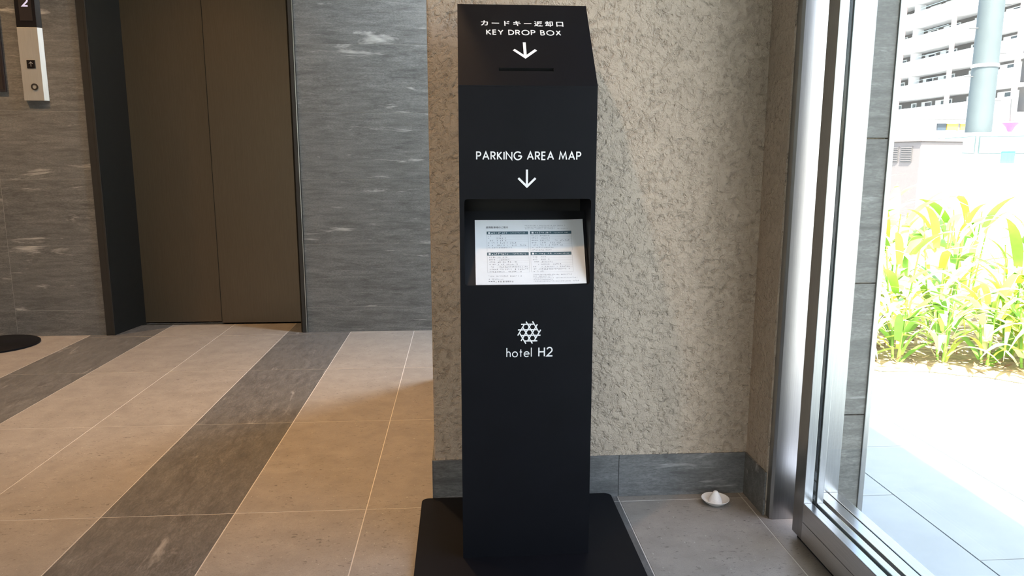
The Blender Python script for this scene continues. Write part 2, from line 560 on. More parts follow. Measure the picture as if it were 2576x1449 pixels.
# ------------------------------------------------------------------ stucco wall, entrance wall, remaining shell
WX0, WY0, WY1 = -0.067, 1.650, 2.68
wall_middle = tag(MB().box(WX0, XE + 0.02, WY0, WY1, -0.02, CEIL).build('wall_middle', M['stucco'], bevel=0.004),
                  'beige rough stucco wall behind the black drop box', 'wall', kind='structure')
mb = MB().box(XE, 0.903, 1.53, 2.70, -0.05, CEIL)
mb.box(XE, 0.903, YS - 0.1, 0.12, -0.05, CEIL)
mb.box(XE, 0.903, 0.12, 1.53, 2.12, CEIL)
wall_right = tag(mb.build('wall_right', M['stucco']), 'entrance wall with a narrow stucco return beside the glass door', 'wall', kind='structure')
# stone lining of the door reveal, seen through the glass
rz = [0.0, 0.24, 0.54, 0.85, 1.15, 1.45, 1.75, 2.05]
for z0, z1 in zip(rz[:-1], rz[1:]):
    me = face_tile_mesh('reveal_tile', 0.054, z1 - z0 - 0.003, 0.0105, M['dimmed_reveal_stone'])
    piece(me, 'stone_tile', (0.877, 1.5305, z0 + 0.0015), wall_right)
MB().box(0.904, 0.916, 1.516, 1.535, 0.0, 2.12).build('corner_trim', M['steel'], wall_right, bevel=0.001)
MB().box(0.903, 0.915, 1.535, 2.70, 0.0, 3.0).box(0.903, 0.915, YS - 0.2, 0.12, 0.0, 3.0)\
    .box(0.903, 0.915, 0.12, 1.535, 2.12, 3.0).build('outer_facing', M['ext_wall'], wall_right)

tag(MB().box(XW - 0.12, XW, YS - 0.1, 3.95, -0.05, CEIL).build('wall_left', M['stucco']), 'far left wall of the lobby, outside the picture', 'wall', kind='structure')
VX0, VX1, VZ0, VZ1 = -1.75, -0.15, 0.30, 2.10  # added rear opening, there only to let in fill daylight
portal('fill_window_portal', ((VX0 + VX1) / 2, YS - 0.22, (VZ0 + VZ1) / 2), VX1 - VX0, VZ1 - VZ0).rotation_euler = Vector((0, 1, 0)).to_track_quat('-Z', 'Z').to_euler()
w2 = thing('fill_window', 'unseen window added behind the viewer to let in fill daylight', 'window', ((VX0 + VX1) / 2, YS - 0.1, VZ0), kind='structure')
MB().box(VX0, VX1, YS - 0.13, YS - 0.07, VZ0, VZ0 + 0.04).box(VX0, VX1, YS - 0.13, YS - 0.07, VZ1 - 0.04, VZ1).box(VX0, VX0 + 0.04, YS - 0.13, YS - 0.07, VZ0 + 0.04, VZ1 - 0.04)\
    .box(VX1 - 0.04, VX1, YS - 0.13, YS - 0.07, VZ0 + 0.04, VZ1 - 0.04).box((VX0 + VX1) / 2 - 0.02, (VX0 + VX1) / 2 + 0.02, YS - 0.13, YS - 0.07, VZ0 + 0.04, VZ1 - 0.04).build('window_frame', M['steel_h'], w2)
MB().box(VX0 + 0.04, (VX0 + VX1) / 2 - 0.02, YS - 0.103, YS - 0.097, VZ0 + 0.04, VZ1 - 0.04).build('glass_pane', M['glass'], w2)
MB().box((VX0 + VX1) / 2 + 0.02, VX1 - 0.04, YS - 0.103, YS - 0.097, VZ0 + 0.04, VZ1 - 0.04).build('glass_pane', M['glass'], w2)
tag(MB().box(XW - 0.12, VX0, YS - 0.2, YS, -0.05, CEIL).box(VX1, 0.903, YS - 0.2, YS, -0.05, CEIL).box(VX0, VX1, YS - 0.2, YS, -0.05, VZ0).box(VX0, VX1, YS - 0.2, YS, VZ1, CEIL).build('wall_front', M['stucco']), 'lobby wall behind the viewer', 'wall', kind='structure')
tag(MB().box(XW - 0.12, 0.903, YS - 0.2, 2.70, CEIL, CEIL + 0.12).box(XW - 0.12, 0.745, 2.70, 3.95, CEIL, CEIL + 0.12).build('ceiling', M['plaster']), 'plain pale lobby ceiling above the picture', 'ceiling', kind='structure')
tag(MB().box(XW - 0.3, 0.903, YS - 2.6, 2.70, CEIL + 0.12, 3.0).box(XW - 0.3, 0.75, 2.70, 4.1, CEIL + 0.12, 3.0).build('roof', M['ext_wall']), 'flat slab over the lobby with an added rear overhang against the sun', 'roof', kind='structure')  # rear overhang added to keep direct sun out of the added window

# baseboards: stone lengths
bb = tag(MB().box(WX0 + 0.01, XE, WY0 - 0.0005, WY0 + 0.004, 0, 0.1035).build('baseboard_back', M['wall_joint']),
         'grey stone skirting along the stucco wall', 'baseboard', kind='structure')
for x0, x1 in ((-0.072, 0.075), (0.075, 0.375), (0.375, 0.688)):
    me = face_tile_mesh('skirting', x1 - x0 - 0.0012, 0.105, 0.004, M['wall_stone'], 0.0006)
    piece(me, 'skirting_stone', ((x0 + x1) / 2, WY0 - 0.0005, 0.0), bb)
bs = tag(MB().box(WX0 - 0.0005, WX0 + 0.004, WY0 + 0.004, WY1, 0, 0.1035).build('baseboard_left', M['wall_joint']),
         'skirting round the hidden side of the stucco wall', 'baseboard', kind='structure')
MB().box(WX0 - 0.005, WX0 - 0.0005, WY0 - 0.0045, WY1, 0.0, 0.105).build('skirting_stone', M['wall_stone'], bs, bevel=0.0006)
br = tag(MB().box(XE - 0.0045, XE, 1.527, WY0 - 0.0046, 0.0, 0.105).build('baseboard_right', M['wall_stone'], bevel=0.0006),
         'short grey stone skirting on the return by the glass door', 'baseboard', kind='structure')
# crumbled edge of the stucco over the skirting
mb = MB()
rr = random.Random(3)
x = WX0 + 0.004
while x < XE - 0.006:
    wd = rr.uniform(0.003, 0.010)
    h = rr.uniform(0.0008, 0.0035)
    mb.add([(x, WY0 - h, 0.1052), (x + wd, WY0 - h * 0.7, 0.1052), (x + wd * 0.8, WY0 + 0.001, 0.1052 + h * 2.2), (x + wd * 0.2, WY0 + 0.001, 0.1052 + h * 1.6)], [(0, 1, 2, 3)])
    x += wd * rr.uniform(0.9, 2.2)
mb.build('stucco_crumbs', M['stucco'], wall_middle)['kind'] = 'stuff'

# ------------------------------------------------------------------ lift door
d1 = thing('door_1', 'brown metal lift door of two sliding panels in a dark frame', 'door', (-1.18, 3.60, 0), kind='structure')
MB().prism([(OX0, YE - 0.006), (-1.611, YE - 0.006), (-1.611, YE + 0.006), (-1.568, 3.735), (-1.568, 3.77), (OX0, 3.77)], 2, 0, OZ).build('jamb', M['reveal'], d1, bevel=0.0008)
MB().box(OX0, -1.622, YE - 0.009, YE - 0.006, 0, OZ).build('jamb_facing', M['frame_dark'], d1, bevel=0.0006)
MB().box(-1.622, -1.611, YE - 0.010, YE - 0.006, 0, OZ).build('edge_strip', M['frame_dark'], d1, bevel=0.001)
MB().prism([(OX1, YE - 0.006), (-0.752, YE - 0.006), (-0.760, YE + 0.006), (-0.785, 3.735), (-0.785, 3.77), (OX1, 3.77)][::-1], 2, 0, OZ).build('jamb', M['reveal'], d1, bevel=0.0008)
MB().box(-0.750, -0.735, YE - 0.009, YE - 0.006, 0, OZ).build('jamb_facing', M['frame_dark'], d1, bevel=0.0006)
MB().box(-0.7335, -0.7285, YE - 0.010, YE - 0.004, 0, OZ).build('edge_strip', M['steel'], d1, bevel=0.0008)
MB().box(-1.611, -0.752, YE + 0.004, 3.77, OZ - 0.03, OZ).build('header', M['reveal'], d1)
MB().box(-1.59, -1.176, 3.706, 3.728, 0.006, OZ - 0.03).build('door_panel', M['bronze'], d1, bevel=0.001)
MB().box(-1.190, -0.770, 3.674, 3.698, 0.006, OZ - 0.03).build('door_panel', M['bronze'], d1, bevel=0.001)
MB().box(-1.1945, -1.1905, 3.680, 3.7055, 0.006, OZ - 0.03).build('gap_shade_strip', M['reveal'], d1)  # dark strip standing in for the shaded gap between the panels
MB().box(-1.60, -0.775, 3.669, 3.78, -0.03, -0.0005).box(-1.568, -1.19, 3.702, 3.705, -0.0005, 0.002).build('sill', M['steel'], d1)
MB().box(-1.66, -0.72, 3.775, 3.80, -0.05, OZ).build('shaft_back', M['reveal'], d1)

# ------------------------------------------------------------------ lift call panel
cp = thing('lift_call_panel', 'slim silver and black lift call panel left of the lift door', 'control panel', (-1.85, YE, 1.2))
T = 0.016
MB().prism([(-1.900, YE), (-1.900, YE - T), (-1.816, YE - T), (-1.802, YE - 0.001), (-1.802, YE)], 2, 1.063, 1.370).build('lower_plate', M['panel_steel'], cp, bevel=0.0008)
dh = MB().prism([(-1.900, YE), (-1.900, YE - T), (-1.816, YE - T), (-1.802, YE - 0.001), (-1.802, YE)], 2, 1.3705, 1.66).build('display_housing', M['black_gloss'], cp, bevel=0.0008)
MB().box(-1.882, -1.830, YE - T - 0.0008, YE - T + 0.001, 1.398, 1.60).build('display_lens', M['lens'], dh)
bt = MB().box(-1.8735, -1.8375, YE - T - 0.0025, YE - T + 0.002, 1.1985, 1.2345).build('up_button', M['black_gloss'], cp, bevel=0.002)

def strokes(mb, paths, wd, P, th=0.0004):
    """flat mitred strokes of width wd along 2-D polylines, laid on a plane by P(u, v, height)"""
    for k, pts in enumerate(paths):
        q = [Vector(p) for p in pts]
        q = [p for a, p in enumerate(q) if a == 0 or (p - q[a - 1]).length > 1e-7]
        closed = len(q) > 3 and (q[0] - q[-1]).length < 1e-6
        if closed:
            q = q[:-1]
        n = len(q)
        L, Rr = [], []
        for a in range(n):
            d0 = (q[a] - q[a - 1]) if (a > 0 or closed) else (q[a + 1] - q[a])
            d1 = (q[(a + 1) % n] - q[a]) if (a < n - 1 or closed) else (q[a] - q[a - 1])
            d0, d1 = d0.normalized(), d1.normalized()
            n0, n1 = Vector((-d0.y, d0.x)), Vector((-d1.y, d1.x))
            m = n0 + n1
            if m.length < 1e-4:
                m = n0
            m.normalize()
            m *= (wd / 2) / max(0.42, m.dot(n0))
            L.append(q[a] + m)
            Rr.append(q[a] - m)
        h = th + k * 0.00005
        v = [P(p.x, p.y, h) for p in L] + [P(p.x, p.y, h) for p in Rr] + [P(p.x, p.y, 0) for p in L] + [P(p.x, p.y, 0) for p in Rr]
        f = []
        for a in range(n if closed else n - 1):
            b = (a + 1) % n
            f += [(n + a, n + b, b, a), (a, b, 2 * n + b, 2 * n + a), (n + b, n + a, 3 * n + a, 3 * n + b)]
        if not closed:
            f += [(0, 2 * n, 3 * n, n), (n - 1, 2 * n - 1, 4 * n - 1, 3 * n - 1)]
        mb.add(v, f)

def arc(cx, cy, rx, ry, a0, a1, n=14):
    return [(cx + rx * math.cos(math.radians(a0 + (a1 - a0) * i / n)), cy + ry * math.sin(math.radians(a0 + (a1 - a0) * i / n))) for i in range(n + 1)]

mb = MB()
strokes(mb, [[(-1.8555, 1.2065), (-1.8555, 1.2255)], [(-1.8635, 1.218), (-1.8555, 1.226), (-1.8475, 1.218)]], 0.0026, lambda u, v, h: (u, YE - T - 0.0026 - h, v))
mb.build('arrow', M['lens'] if False else plain('dim_arrow_print', (0.25, 0.25, 0.25), 0.5, var=0.03), bt)
# key switch: ring and core, axis along Y
def disc_y(mb, cx, cz, y, r0, r1, depth, n=28):
    v, f = [], []
    for k in range(n):
        a = 2 * math.pi * k / n
        for r, yy in ((r1, y), (r1, y - depth), (r0, y - depth), (r0, y)):
            v.append((cx + r * math.cos(a), yy, cz + r * math.sin(a)))
    for k in range(n):
        for j in range(4):
            f.append((k * 4 + j, k * 4 + (j + 1) % 4, ((k + 1) % n) * 4 + (j + 1) % 4, ((k + 1) % n) * 4 + j))
    return mb.add(v, [tuple(reversed(x)) for x in f])
ks = disc_y(MB(), -1.8505, 1.121, YE - T, 0.0085, 0.0145, 0.003).build('key_switch', M['frame_dark'], cp)
disc_y(MB(), -1.8505, 1.121, YE - T, 0.0001, 0.0083, 0.002).build('key_core', M['panel_steel'], ks)
mb = MB()
two = [arc(0.0, 0.70, 0.29, 0.30, 165, -35, 14) + [(-0.28, 0.0), (0.30, 0.0)]]
two = [[(-1.855 + 0.036 * x, 1.458 + 0.034 * y) for x, y in p] for p in two]
strokes(mb, two, 0.0066, lambda u, v, h: (u, YE - T - 0.0009 - h, v))
tag(mb.build('floor_digit', M['lit_digit'], dh), 'glowing white digit 2')

# dark notice board on the far left
nb = thing('notice_board', 'dark notice board on the stone wall at the left edge', 'notice board', (-2.15, YE, 1.1))
MB().box(-2.34, -1.976, YE - 0.010, YE - 0.0005, 1.10, 1.56).build('board', M['notice'], nb, bevel=0.001)
MB().box(-2.33, -1.986, YE - 0.0112, YE - 0.0098, 1.11, 1.55).build('face_sheet', M['lens'], nb)

# round black base on the floor
sb = MB().lathe([(0.168, 0.0), (0.170, 0.002), (0.170, 0.008), (0.165, 0.011), (0.001, 0.0125)], (-2.046, 3.289, 0.0), 64).build('stand_base', M['black_metal'], smooth=True)
tag(sb, 'round flat black disc lying on the floor by the lift wall', 'stand base')

# ------------------------------------------------------------------ the drop box kiosk
KX0, KX1, KY, KB = -0.001, 0.254, 1.370, 1.575     # left, right, front, back
ZB, ZT = 0.937, 1.106                             # bend line, top
YT = 1.518                                        # depth of the top edge
kiosk = thing('drop_box_kiosk', 'tall black metal key drop box with white lettering and paper slot', 'drop box', (0.127, 1.42, 0))
# base plate: rounded corners
def rrect(x0, x1, y0, y1, r, n=6):
    p = []
    for cx, cy, a in ((x1 - r, y1 - r, 0), (x0 + r, y1 - r, 90), (x0 + r, y0 + r, 180), (x1 - r, y0 + r, 270)):
        p += [(cx + r * math.cos(math.radians(a + 90 * i / n)), cy + r * math.sin(math.radians(a + 90 * i / n))) for i in range(n + 1)]
    return p
MB().prism(rrect(-0.097, 0.355, 1.20, 1.643, 0.016), 2, 0.0005, 0.012).build('base_plate', M['black_metal'], kiosk, bevel=0.0015)
# front sheet with a rounded window
WXa, WXb, WZa, WZb = 0.008, 0.246, 0.569, 0.732
def ring_face(outer, inner):
    """faces between an outer rectangle (4 points) and an inner loop, both counter-clockwise from the upper right"""
    pass
n_c = 5
inner = rrect(WXa, WXb, WZa, WZb, 0.006, n_c)
outer = [(KX1, ZB), (KX0, ZB), (KX0, 0.012), (KX1, 0.012)]
mb = MB()
v = [(x, KY, z) for x, z in outer] + [(x, KY, z) for x, z in inner]
f = []
m_ = n_c + 1
for q in range(4):
    for i in range(n_c):
        a = 4 + q * m_ + i
        f.append((q, a, a + 1))
    f.append((q, 4 + q * m_ + n_c, 4 + ((q + 1) % 4) * m_, (q + 1) % 4))
mb.add(v, [t for t in f])
th = 0.002
vb = [(x, KY + th, z) for x, z in inner]
ni = len(inner)
mb.add([(x, KY, z) for x, z in inner] + vb, [(i, ni + i, ni + (i + 1) % ni, (i + 1) % ni) for i in range(ni)])
mb.build('front_panel', M['black_metal'], kiosk)
# shell: sides, back, top strip
mb = MB()
side = [(KY, 0.012), (KB, 0.012), (KB, ZT), (YT, ZT), (KY, ZB)]
for xx, rev in ((KX0, False), (KX1, True)):
    q = [(xx, y, z) for y, z in side]
    mb.add(q, [tuple(range(5))[::-1] if rev else tuple(range(5))])
mb.quad((KX0, KB, 0.012), (KX1, KB, 0.012), (KX1, KB, ZT), (KX0, KB, ZT))
mb.quad((KX0, YT, ZT), (KX1, YT, ZT), (KX1, KB, ZT), (KX0, KB, ZT))
mb.build('shell', M['black_metal'], kiosk)
# slanted top with the slot cut out
sl = Vector((0, YT - KY, ZT - ZB))
SL = sl.length
su = sl / SL
sn = Vector((0, -su.z, su.y))
def PS(u, s, h=0.0):
    p = Vector((u, KY, ZB)) + su * s + sn * h
    return (p.x, p.y, p.z)
SXa, SXb, SSa, SSb = 0.074, 0.176, 0.0375, 0.0462
mb = MB()
o4 = [PS(KX0, 0), PS(KX1, 0), PS(KX1, SL), PS(KX0, SL)]
i4 = [PS(SXa, SSa), PS(SXb, SSa), PS(SXb, SSb), PS(SXa, SSb)]
mb.add(o4 + i4, [(i, (i + 1) % 4, 4 + (i + 1) % 4, 4 + i) for i in range(4)])
sp = mb.build('slanted_top', M['black_metal'], kiosk)
mb = MB()
d4 = [PS(SXa, SSa, -0.03), PS(SXb, SSa, -0.03), PS(SXb, SSb, -0.03), PS(SXa, SSb, -0.03)]
mb.add(i4 + d4, [(i, (i + 1) % 4, 4 + (i + 1) % 4, 4 + i) for i in range(4)] + [(4, 5, 6, 7)])
mb.build('key_slot', M['black_rubber'], sp)
# thin bend lip under the slanted top
MB().box(KX0, KX1, KY - 0.0006, KY + 0.001, ZB - 0.0016, ZB).build('bend_lip', M['black_metal'], kiosk)
# recess behind the window with a sloping tray
RY = 1.50
mb = MB()
mb.quad((WXa, KY + th, WZb), (WXb, KY + th, WZb), (WXb, RY, WZb), (WXa, RY, WZb))
mb.quad((WXa, KY + th, WZa - 0.012), (WXa, RY, WZa - 0.012), (WXa, RY, WZb), (WXa, KY + th, WZb))
mb.quad((WXb, KY + th, WZa - 0.012), (WXb, RY, WZa - 0.012), (WXb, RY, WZb), (WXb, KY + th, WZb))
mb.quad((WXa, RY, WZa - 0.012), (WXb, RY, WZa - 0.012), (WXb, RY, WZb), (WXa, RY, WZb))
mb.build('recess', M['black_in'], kiosk)
TY0, TZ0, TY1, TZ1 = 1.376, 0.5655, 1.447, 0.7045
mb = MB()
mb.add([(WXa, TY0, TZ0), (WXb, TY0, TZ0), (WXb, TY1, TZ1), (WXa, TY1, TZ1), (WXa, TY1 + 0.004, TZ1 - 0.002), (WXb, TY1 + 0.004, TZ1 - 0.002)], [(0, 1, 2, 3), (3, 2, 5, 4)])
mb.build('tray', M['black_in'], kiosk)

# lettering
GL = {
 'P': (0.52, [[(0, 0), (0, 1), (0.26, 1)] + arc(0.26, 0.74, 0.26, 0.26, 90, -90, 10)[1:] + [(0, 0.48)]]),
 'A': (0.78, [[(0, 0), (0.39, 1), (0.78, 0)], [(0.14, 0.34), (0.64, 0.34)]]),
 'R': (0.56, [[(0, 0), (0, 1), (0.27, 1)] + arc(0.27, 0.74, 0.25, 0.26, 90, -90, 10)[1:] + [(0, 0.48)], [(0.24, 0.48), (0.54, 0)]]),
 'K': (0.56, [[(0, 0), (0, 1)], [(0.52, 1), (0.03, 0.50)], [(0.10, 0.56), (0.56, 0)]]),
 'I': (0.0, [[(0, 0), (0, 1)]]),
 'N': (0.74, [[(0, 0), (0, 1), (0.74, 0), (0.74, 1)]]),
 'G': (0.98, [arc(0.5, 0.5, 0.5, 0.52, 42, 358, 26), [(0.54, 0.48), (1.0, 0.48)]]),
 'E': (0.46, [[(0.46, 1), (0, 1), (0, 0), (0.46, 0)], [(0, 0.53), (0.44, 0.53)]]),
 'M': (0.96, [[(0, 0), (0.15, 1), (0.48, 0.18), (0.81, 1), (0.96, 0)]]),
 'D': (0.68, [[(0, 0), (0, 1), (0.2, 1)] + arc(0.2, 0.5, 0.5, 0.5, 90, -90, 16)[1:] + [(0, 0)]]),
 'O': (1.02, [arc(0.51, 0.5, 0.51, 0.52, 0, 360, 30)]),
 'B': (0.54, [[(0, 0), (0, 1), (0.22, 1)] + arc(0.22, 0.76, 0.24, 0.24, 90, -90, 8)[1:] + [(0, 0.52)], [(0.22, 0.52)] + arc(0.26, 0.26, 0.27, 0.26, 90, -90, 8) + [(0, 0)]]),
 'X': (0.64, [[(0, 0), (0.6, 1)], [(0.04, 1), (0.64, 0)]]),
 'Y': (0.64, [[(0, 1), (0.32, 0.46), (0.64, 1)], [(0.32, 0.46), (0.32, 0)]]),
 'H': (0.62, [[(0, 0), (0, 1)], [(0.62, 0), (0.62, 1)], [(0, 0.52), (0.62, 0.52)]]),
 '2': (0.62, [arc(0.31, 0.71, 0.28, 0.30, 165, -28, 14) + [(0.02, 0.02), (0.64, 0.02)]]),
 'h': (0.40, [[(0, 0), (0, 1.06)], [(0, 0.36)] + arc(0.20, 0.38, 0.20, 0.22, 180, 0, 10) + [(0.40, 0)]]),
 'o': (0.58, [arc(0.29, 0.29, 0.29, 0.30, 0, 360, 24)]),
 't': (0.26, [[(0.13, 0), (0.13, 0.86)], [(0, 0.57), (0.27, 0.57)]]),
 'e': (0.58, [[(0.02, 0.31), (0.57, 0.31)] + arc(0.29, 0.29, 0.29, 0.30, 5, 318, 22)]),
 'l': (0.0, [[(0, 0), (0, 1.06)]]),
}
def word(mb, text, x0, x1, v0, h, wd, P, sp=0.30, space=0.50):
    tot, pos = 0.0, []
    for i, ch in enumerate(text):
        if ch == ' ':
            tot += space
            continue
        pos.append((ch, tot))
        tot += GL[ch][0] + sp
    tot -= sp
    sx = (x1 - x0 - wd) / tot
    for ch, p in pos:
        strokes(mb, [[(x0 + wd / 2 + (p + x) * sx, v0 + y * h) for x, y in path] for path in GL[ch][1]], wd, P)

PF = lambda u, v, h: (u, KY - 0.0002 - h, v)
PSl = lambda u, s, h: PS(u, s, 0.0002 + h)
mb = MB(); word(mb, 'PARKING AREA MAP', 0.0305, 0.2255, 0.8045, 0.0135, 0.0023, PF); mb.build('lettering', M['white_print'], kiosk)
mb = MB(); strokes(mb, [[(0.1245, 0.7862), (0.1245, 0.7555)], [(0.1085, 0.7705), (0.1245, 0.7550), (0.1405, 0.7705)]], 0.0040, PF); mb.build('arrow', M['white_print'], kiosk)
mb = MB(); word(mb, 'KEY DROP BOX', 0.0535, 0.1975, 0.1365, 0.0125, 0.0021, PSl, 0.34, 0.52); mb.build('lettering', M['white_print'], kiosk)
mb = MB(); strokes(mb, [[(0.1250, 0.1150), (0.1250, 0.0735)], [(0.1040, 0.0945), (0.1250, 0.0740), (0.1460, 0.0945)]], 0.0056, PSl); mb.build('arrow', M['white_print'], kiosk)
mb = MB(); word(mb, 'hotel', 0.0862, 0.1355, 0.4290, 0.0165, 0.0018, PF, 0.26); mb.build('lettering', M['white_print'], kiosk)
mb = MB(); word(mb, 'H2', 0.1480, 0.1765, 0.4292, 0.0172, 0.0024, PF, 0.26); mb.build('lettering', M['white_print'], kiosk)

def jp(text, x0, x1, v0, v1, P, mat, parent, name='lettering', bold=0.0):
    """characters the writer's fallback face holds, laid out over x0..x1"""
    cu = bpy.data.curves.new('glyphs', 'FONT')
    cu.body = text
    cu.resolution_u = 4
    cu.offset = bold
    ob = bpy.data.objects.new('glyphs', cu)
    COL.objects.link(ob)
    dg = bpy.context.evaluated_depsgraph_get()
    me = bpy.data.meshes.new_from_object(ob.evaluated_get(dg))
    a = np.array([v.co[:] for v in me.vertices])
    lo, hi = a.min(0), a.max(0)
    vs_ = [P(x0 + (p[0] - lo[0]) / (hi[0] - lo[0]) * (x1 - x0), v0 + (p[1] - lo[1]) / (hi[1] - lo[1]) * (v1 - v0), 0.0003) for p in a]
    mb = MB().add(vs_, [tuple(p.vertices) for p in me.polygons])
    bpy.data.objects.remove(ob)
    bpy.data.curves.remove(cu)
    bpy.data.meshes.remove(me)
    return mb.build(name, mat, parent)

def jp_row(text, x0, pitch, em, v0, vem, P, mat, parent, bold=0.0):
    """one character per cell, em-box scaled, so the row is evenly spaced"""
    row = MB()
    for i, ch in enumerate(text):
        cu = bpy.data.curves.new('glyph', 'FONT')
        cu.body = ch
        cu.resolution_u = 4
        cu.offset = bold
        ob = bpy.data.objects.new('glyph', cu)
        COL.objects.link(ob)
        me = bpy.data.meshes.new_from_object(ob.evaluated_get(bpy.context.evaluated_depsgraph_get()))
        row.add([P(x0 + i * pitch + v.co.x * em, v0 + v.co.y * vem, 0.0003) for v in me.vertices], [tuple(p.vertices) for p in me.polygons])
        bpy.data.objects.remove(ob)
        bpy.data.curves.remove(cu)
        bpy.data.meshes.remove(me)
    return row.build('lettering', mat, parent)
jp_row('カードキー返却口', 0.0425, 0.02085, 0.0172, 0.1625, 0.0165, PSl, M['white_print'], kiosk, 0.022)

# woven hexagon emblem: three sets of four strokes
L_ = 0.01265
base = [(1.5, -1.24, 0.67), (0.5, -1.72, 1.19), (-0.5, -1.19, 1.72), (-1.5, -0.67, 1.24)]
paths = []
for k in range(3):
    c, s_ = math.cos(math.radians(60 * k)), math.sin(math.radians(60 * k))
    for t, a, b in base:
        y = t * math.sqrt(3) / 2
        paths.append([(0.1303 + L_ * (c * a - s_ * y), 0.4765 + L_ * (s_ * a + c * y)), (0.1303 + L_ * (c * b - s_ * y), 0.4765 + L_ * (s_ * b + c * y))])
mb = MB(); strokes(mb, paths, 0.0022, PF); mb.build('emblem', M['white_print'], kiosk)

# ------------------------------------------------------------------ leaflet on the tray
lf = thing('parking_leaflet', 'white printed parking leaflet lying on the sloping tray', 'leaflet', (0.134, 1.40, 0.57))
LT = Vector((0, TY1 - TY0, TZ1 - TZ0))
LL = LT.length
LTu = LT / LL
LTn = Vector((0, -LTu.z, LTu.y))
PX0, PX1, PSa, PSb = 0.0285, 0.2405, 0.0035, 0.1365
def PP(u, v, h=0.0):
    """u, v in 0..1 over the sheet, v from its top edge; a slight curl at the right"""
    s_ = PSb + (PSa - PSb) * v
    curl = 0.0040 * max(0.0, (u - 0.72) / 0.28) ** 2
    p = Vector((PX0 + (PX1 - PX0) * u, TY0, TZ0)) + LTu * s_ + LTn * (0.0016 + curl + h)
    return (p.x, p.y, p.z)
nu, nv = 28, 4
for z_off, nm in ((0.0, 'sheet'),):
    mb = MB()
    v, f = [], []
    for hh in (0.0, -0.0002):
        for j in range(nv + 1):
            for i in range(nu + 1):
                v.append(PP(i / nu + (0.004 if z_off else 0), j / nv, z_off + hh))
    N1 = (nu + 1) * (nv + 1)
    for j in range(nv):
        for i in range(nu):
            a = j * (nu + 1) + i
            f.append((a, a + nu + 1, a + nu + 2, a + 1))
            f.append((N1 + a, N1 + a + 1, N1 + a + nu + 2, N1 + a + nu + 1))
    mb.add(v, f)
    mb.build(nm, M['paper'], lf, smooth=True)
def prect(mb, u0, u1, v0, v1, h=0.00025):
    n = max(1, int((u1 - u0) * 28))
    for i in range(n):
        a, b = u0 + (u1 - u0) * i / n, u0 + (u1 - u0) * (i + 1) / n
        mb.quad(PP(a, v1, h), PP(b, v1, h), PP(b, v0, h), PP(a, v0, h))
rp = random.Random(11)
def marks(mb, u0, u1, v, hgt, h=0.0003, dens=0.8):
    """a line of tiny illegible character marks"""
    u = u0
    cw = hgt * 0.62
    while u < u1 - cw * 0.6:
        if rp.random() < dens:
            for k in range(rp.randint(2, 3)):
                if rp.random() < 0.55:
                    vv = v + rp.uniform(-0.4, 0.4) * hgt
                    a = u + rp.uniform(0, 0.2) * cw
                    prect(mb, a, a + cw * rp.uniform(0.4, 0.8), vv - hgt * 0.09, vv + hgt * 0.09, h)
                else:
                    a = u + rp.uniform(0.1, 0.75) * cw
                    prect(mb, a, a + cw * 0.16, v - hgt * 0.42, v + hgt * 0.42, h)
        u += cw * 1.12
bars = MB()
for (u0, u1, v0, v1) in ((0.107, 0.490, 0.182, 0.228), (0.507, 0.890, 0.180, 0.226), (0.107, 0.487, 0.508, 0.556), (0.504, 0.880, 0.506, 0.554)):
    prect(bars, u0, u1, v0, v1)
    b1 = bars
for i, (u0, u1, v0, v1) in enumerate(((0.107, 0.490, 0.182, 0.228), (0.507, 0.890, 0.180, 0.226), (0.107, 0.487, 0.508, 0.556), (0.504, 0.880, 0.506, 0.554))):
    mb = MB(); prect(mb, u0, u1, v0, v1)
    hb = mb.build('header_bar', M['ink_teal'], lf)
    mb = MB()
    prect(mb, u0 + 0.014, u0 + 0.032, (v0 + v1) / 2 - 0.014, (v0 + v1) / 2 + 0.014, 0.0004)
    marks(mb, u0 + 0.042, u0 + 0.19, (v0 + v1) / 2, 0.028, 0.0004, 0.95)
    marks(mb, u0 + 0.22, u0 + 0.36, (v0 + v1) / 2, 0.018, 0.0004, 0.95)
    mb.build('header_print', M['paper'], hb)
tx_ = MB()
for uo, vo, ends in ((0.107, 0.25, (0.14, 0.18, 0.18, 0.28, 0.36, 0.23)), (0.507, 0.25, (0.18, 0.18, 0.37, 0.29, 0.31, 0.22, 0.20)),
                     (0.112, 0.583, (0.18, 0.19, 0.28, 0.28, 0.36, 0.36, 0.30)), (0.510, 0.583, (0.17, 0.16, 0.19, 0.28, 0.35, 0.36, 0.14))):
    for r, e in enumerate(ends):
        vv = vo + 0.037 * r
        if r < 5:
            marks(tx_, uo + 0.012, uo + 0.07, vv, 0.022, 0.0003, 0.75)
        marks(tx_, uo + (0.09 if r < 5 else 0.015), uo + e, vv, 0.022, 0.0003, 0.8)
for r, (u1) in enumerate((0.84, 0.74, 0.86)):
    marks(tx_, 0.46, u1, 0.092 + 0.025 * r, 0.016, 0.0003, 0.9)
marks(tx_, 0.115, 0.42, 0.872, 0.02)
marks(tx_, 0.115, 0.26, 0.917, 0.02)
for r, u1 in enumerate((0.88, 0.70, 0.92, 0.70, 0.93)):
    marks(tx_, 0.522, u1, 0.853 + 0.025 * r, 0.017, 0.0003, 0.95)
tx_.build('small_print', M['ink_grey'], lf)['kind'] = 'stuff'
mb = MB(); marks(mb, 0.115, 0.335, 0.953, 0.03, 0.0003, 1.0); mb.build('bold_line', M['ink_dark'], lf)
rl = MB()
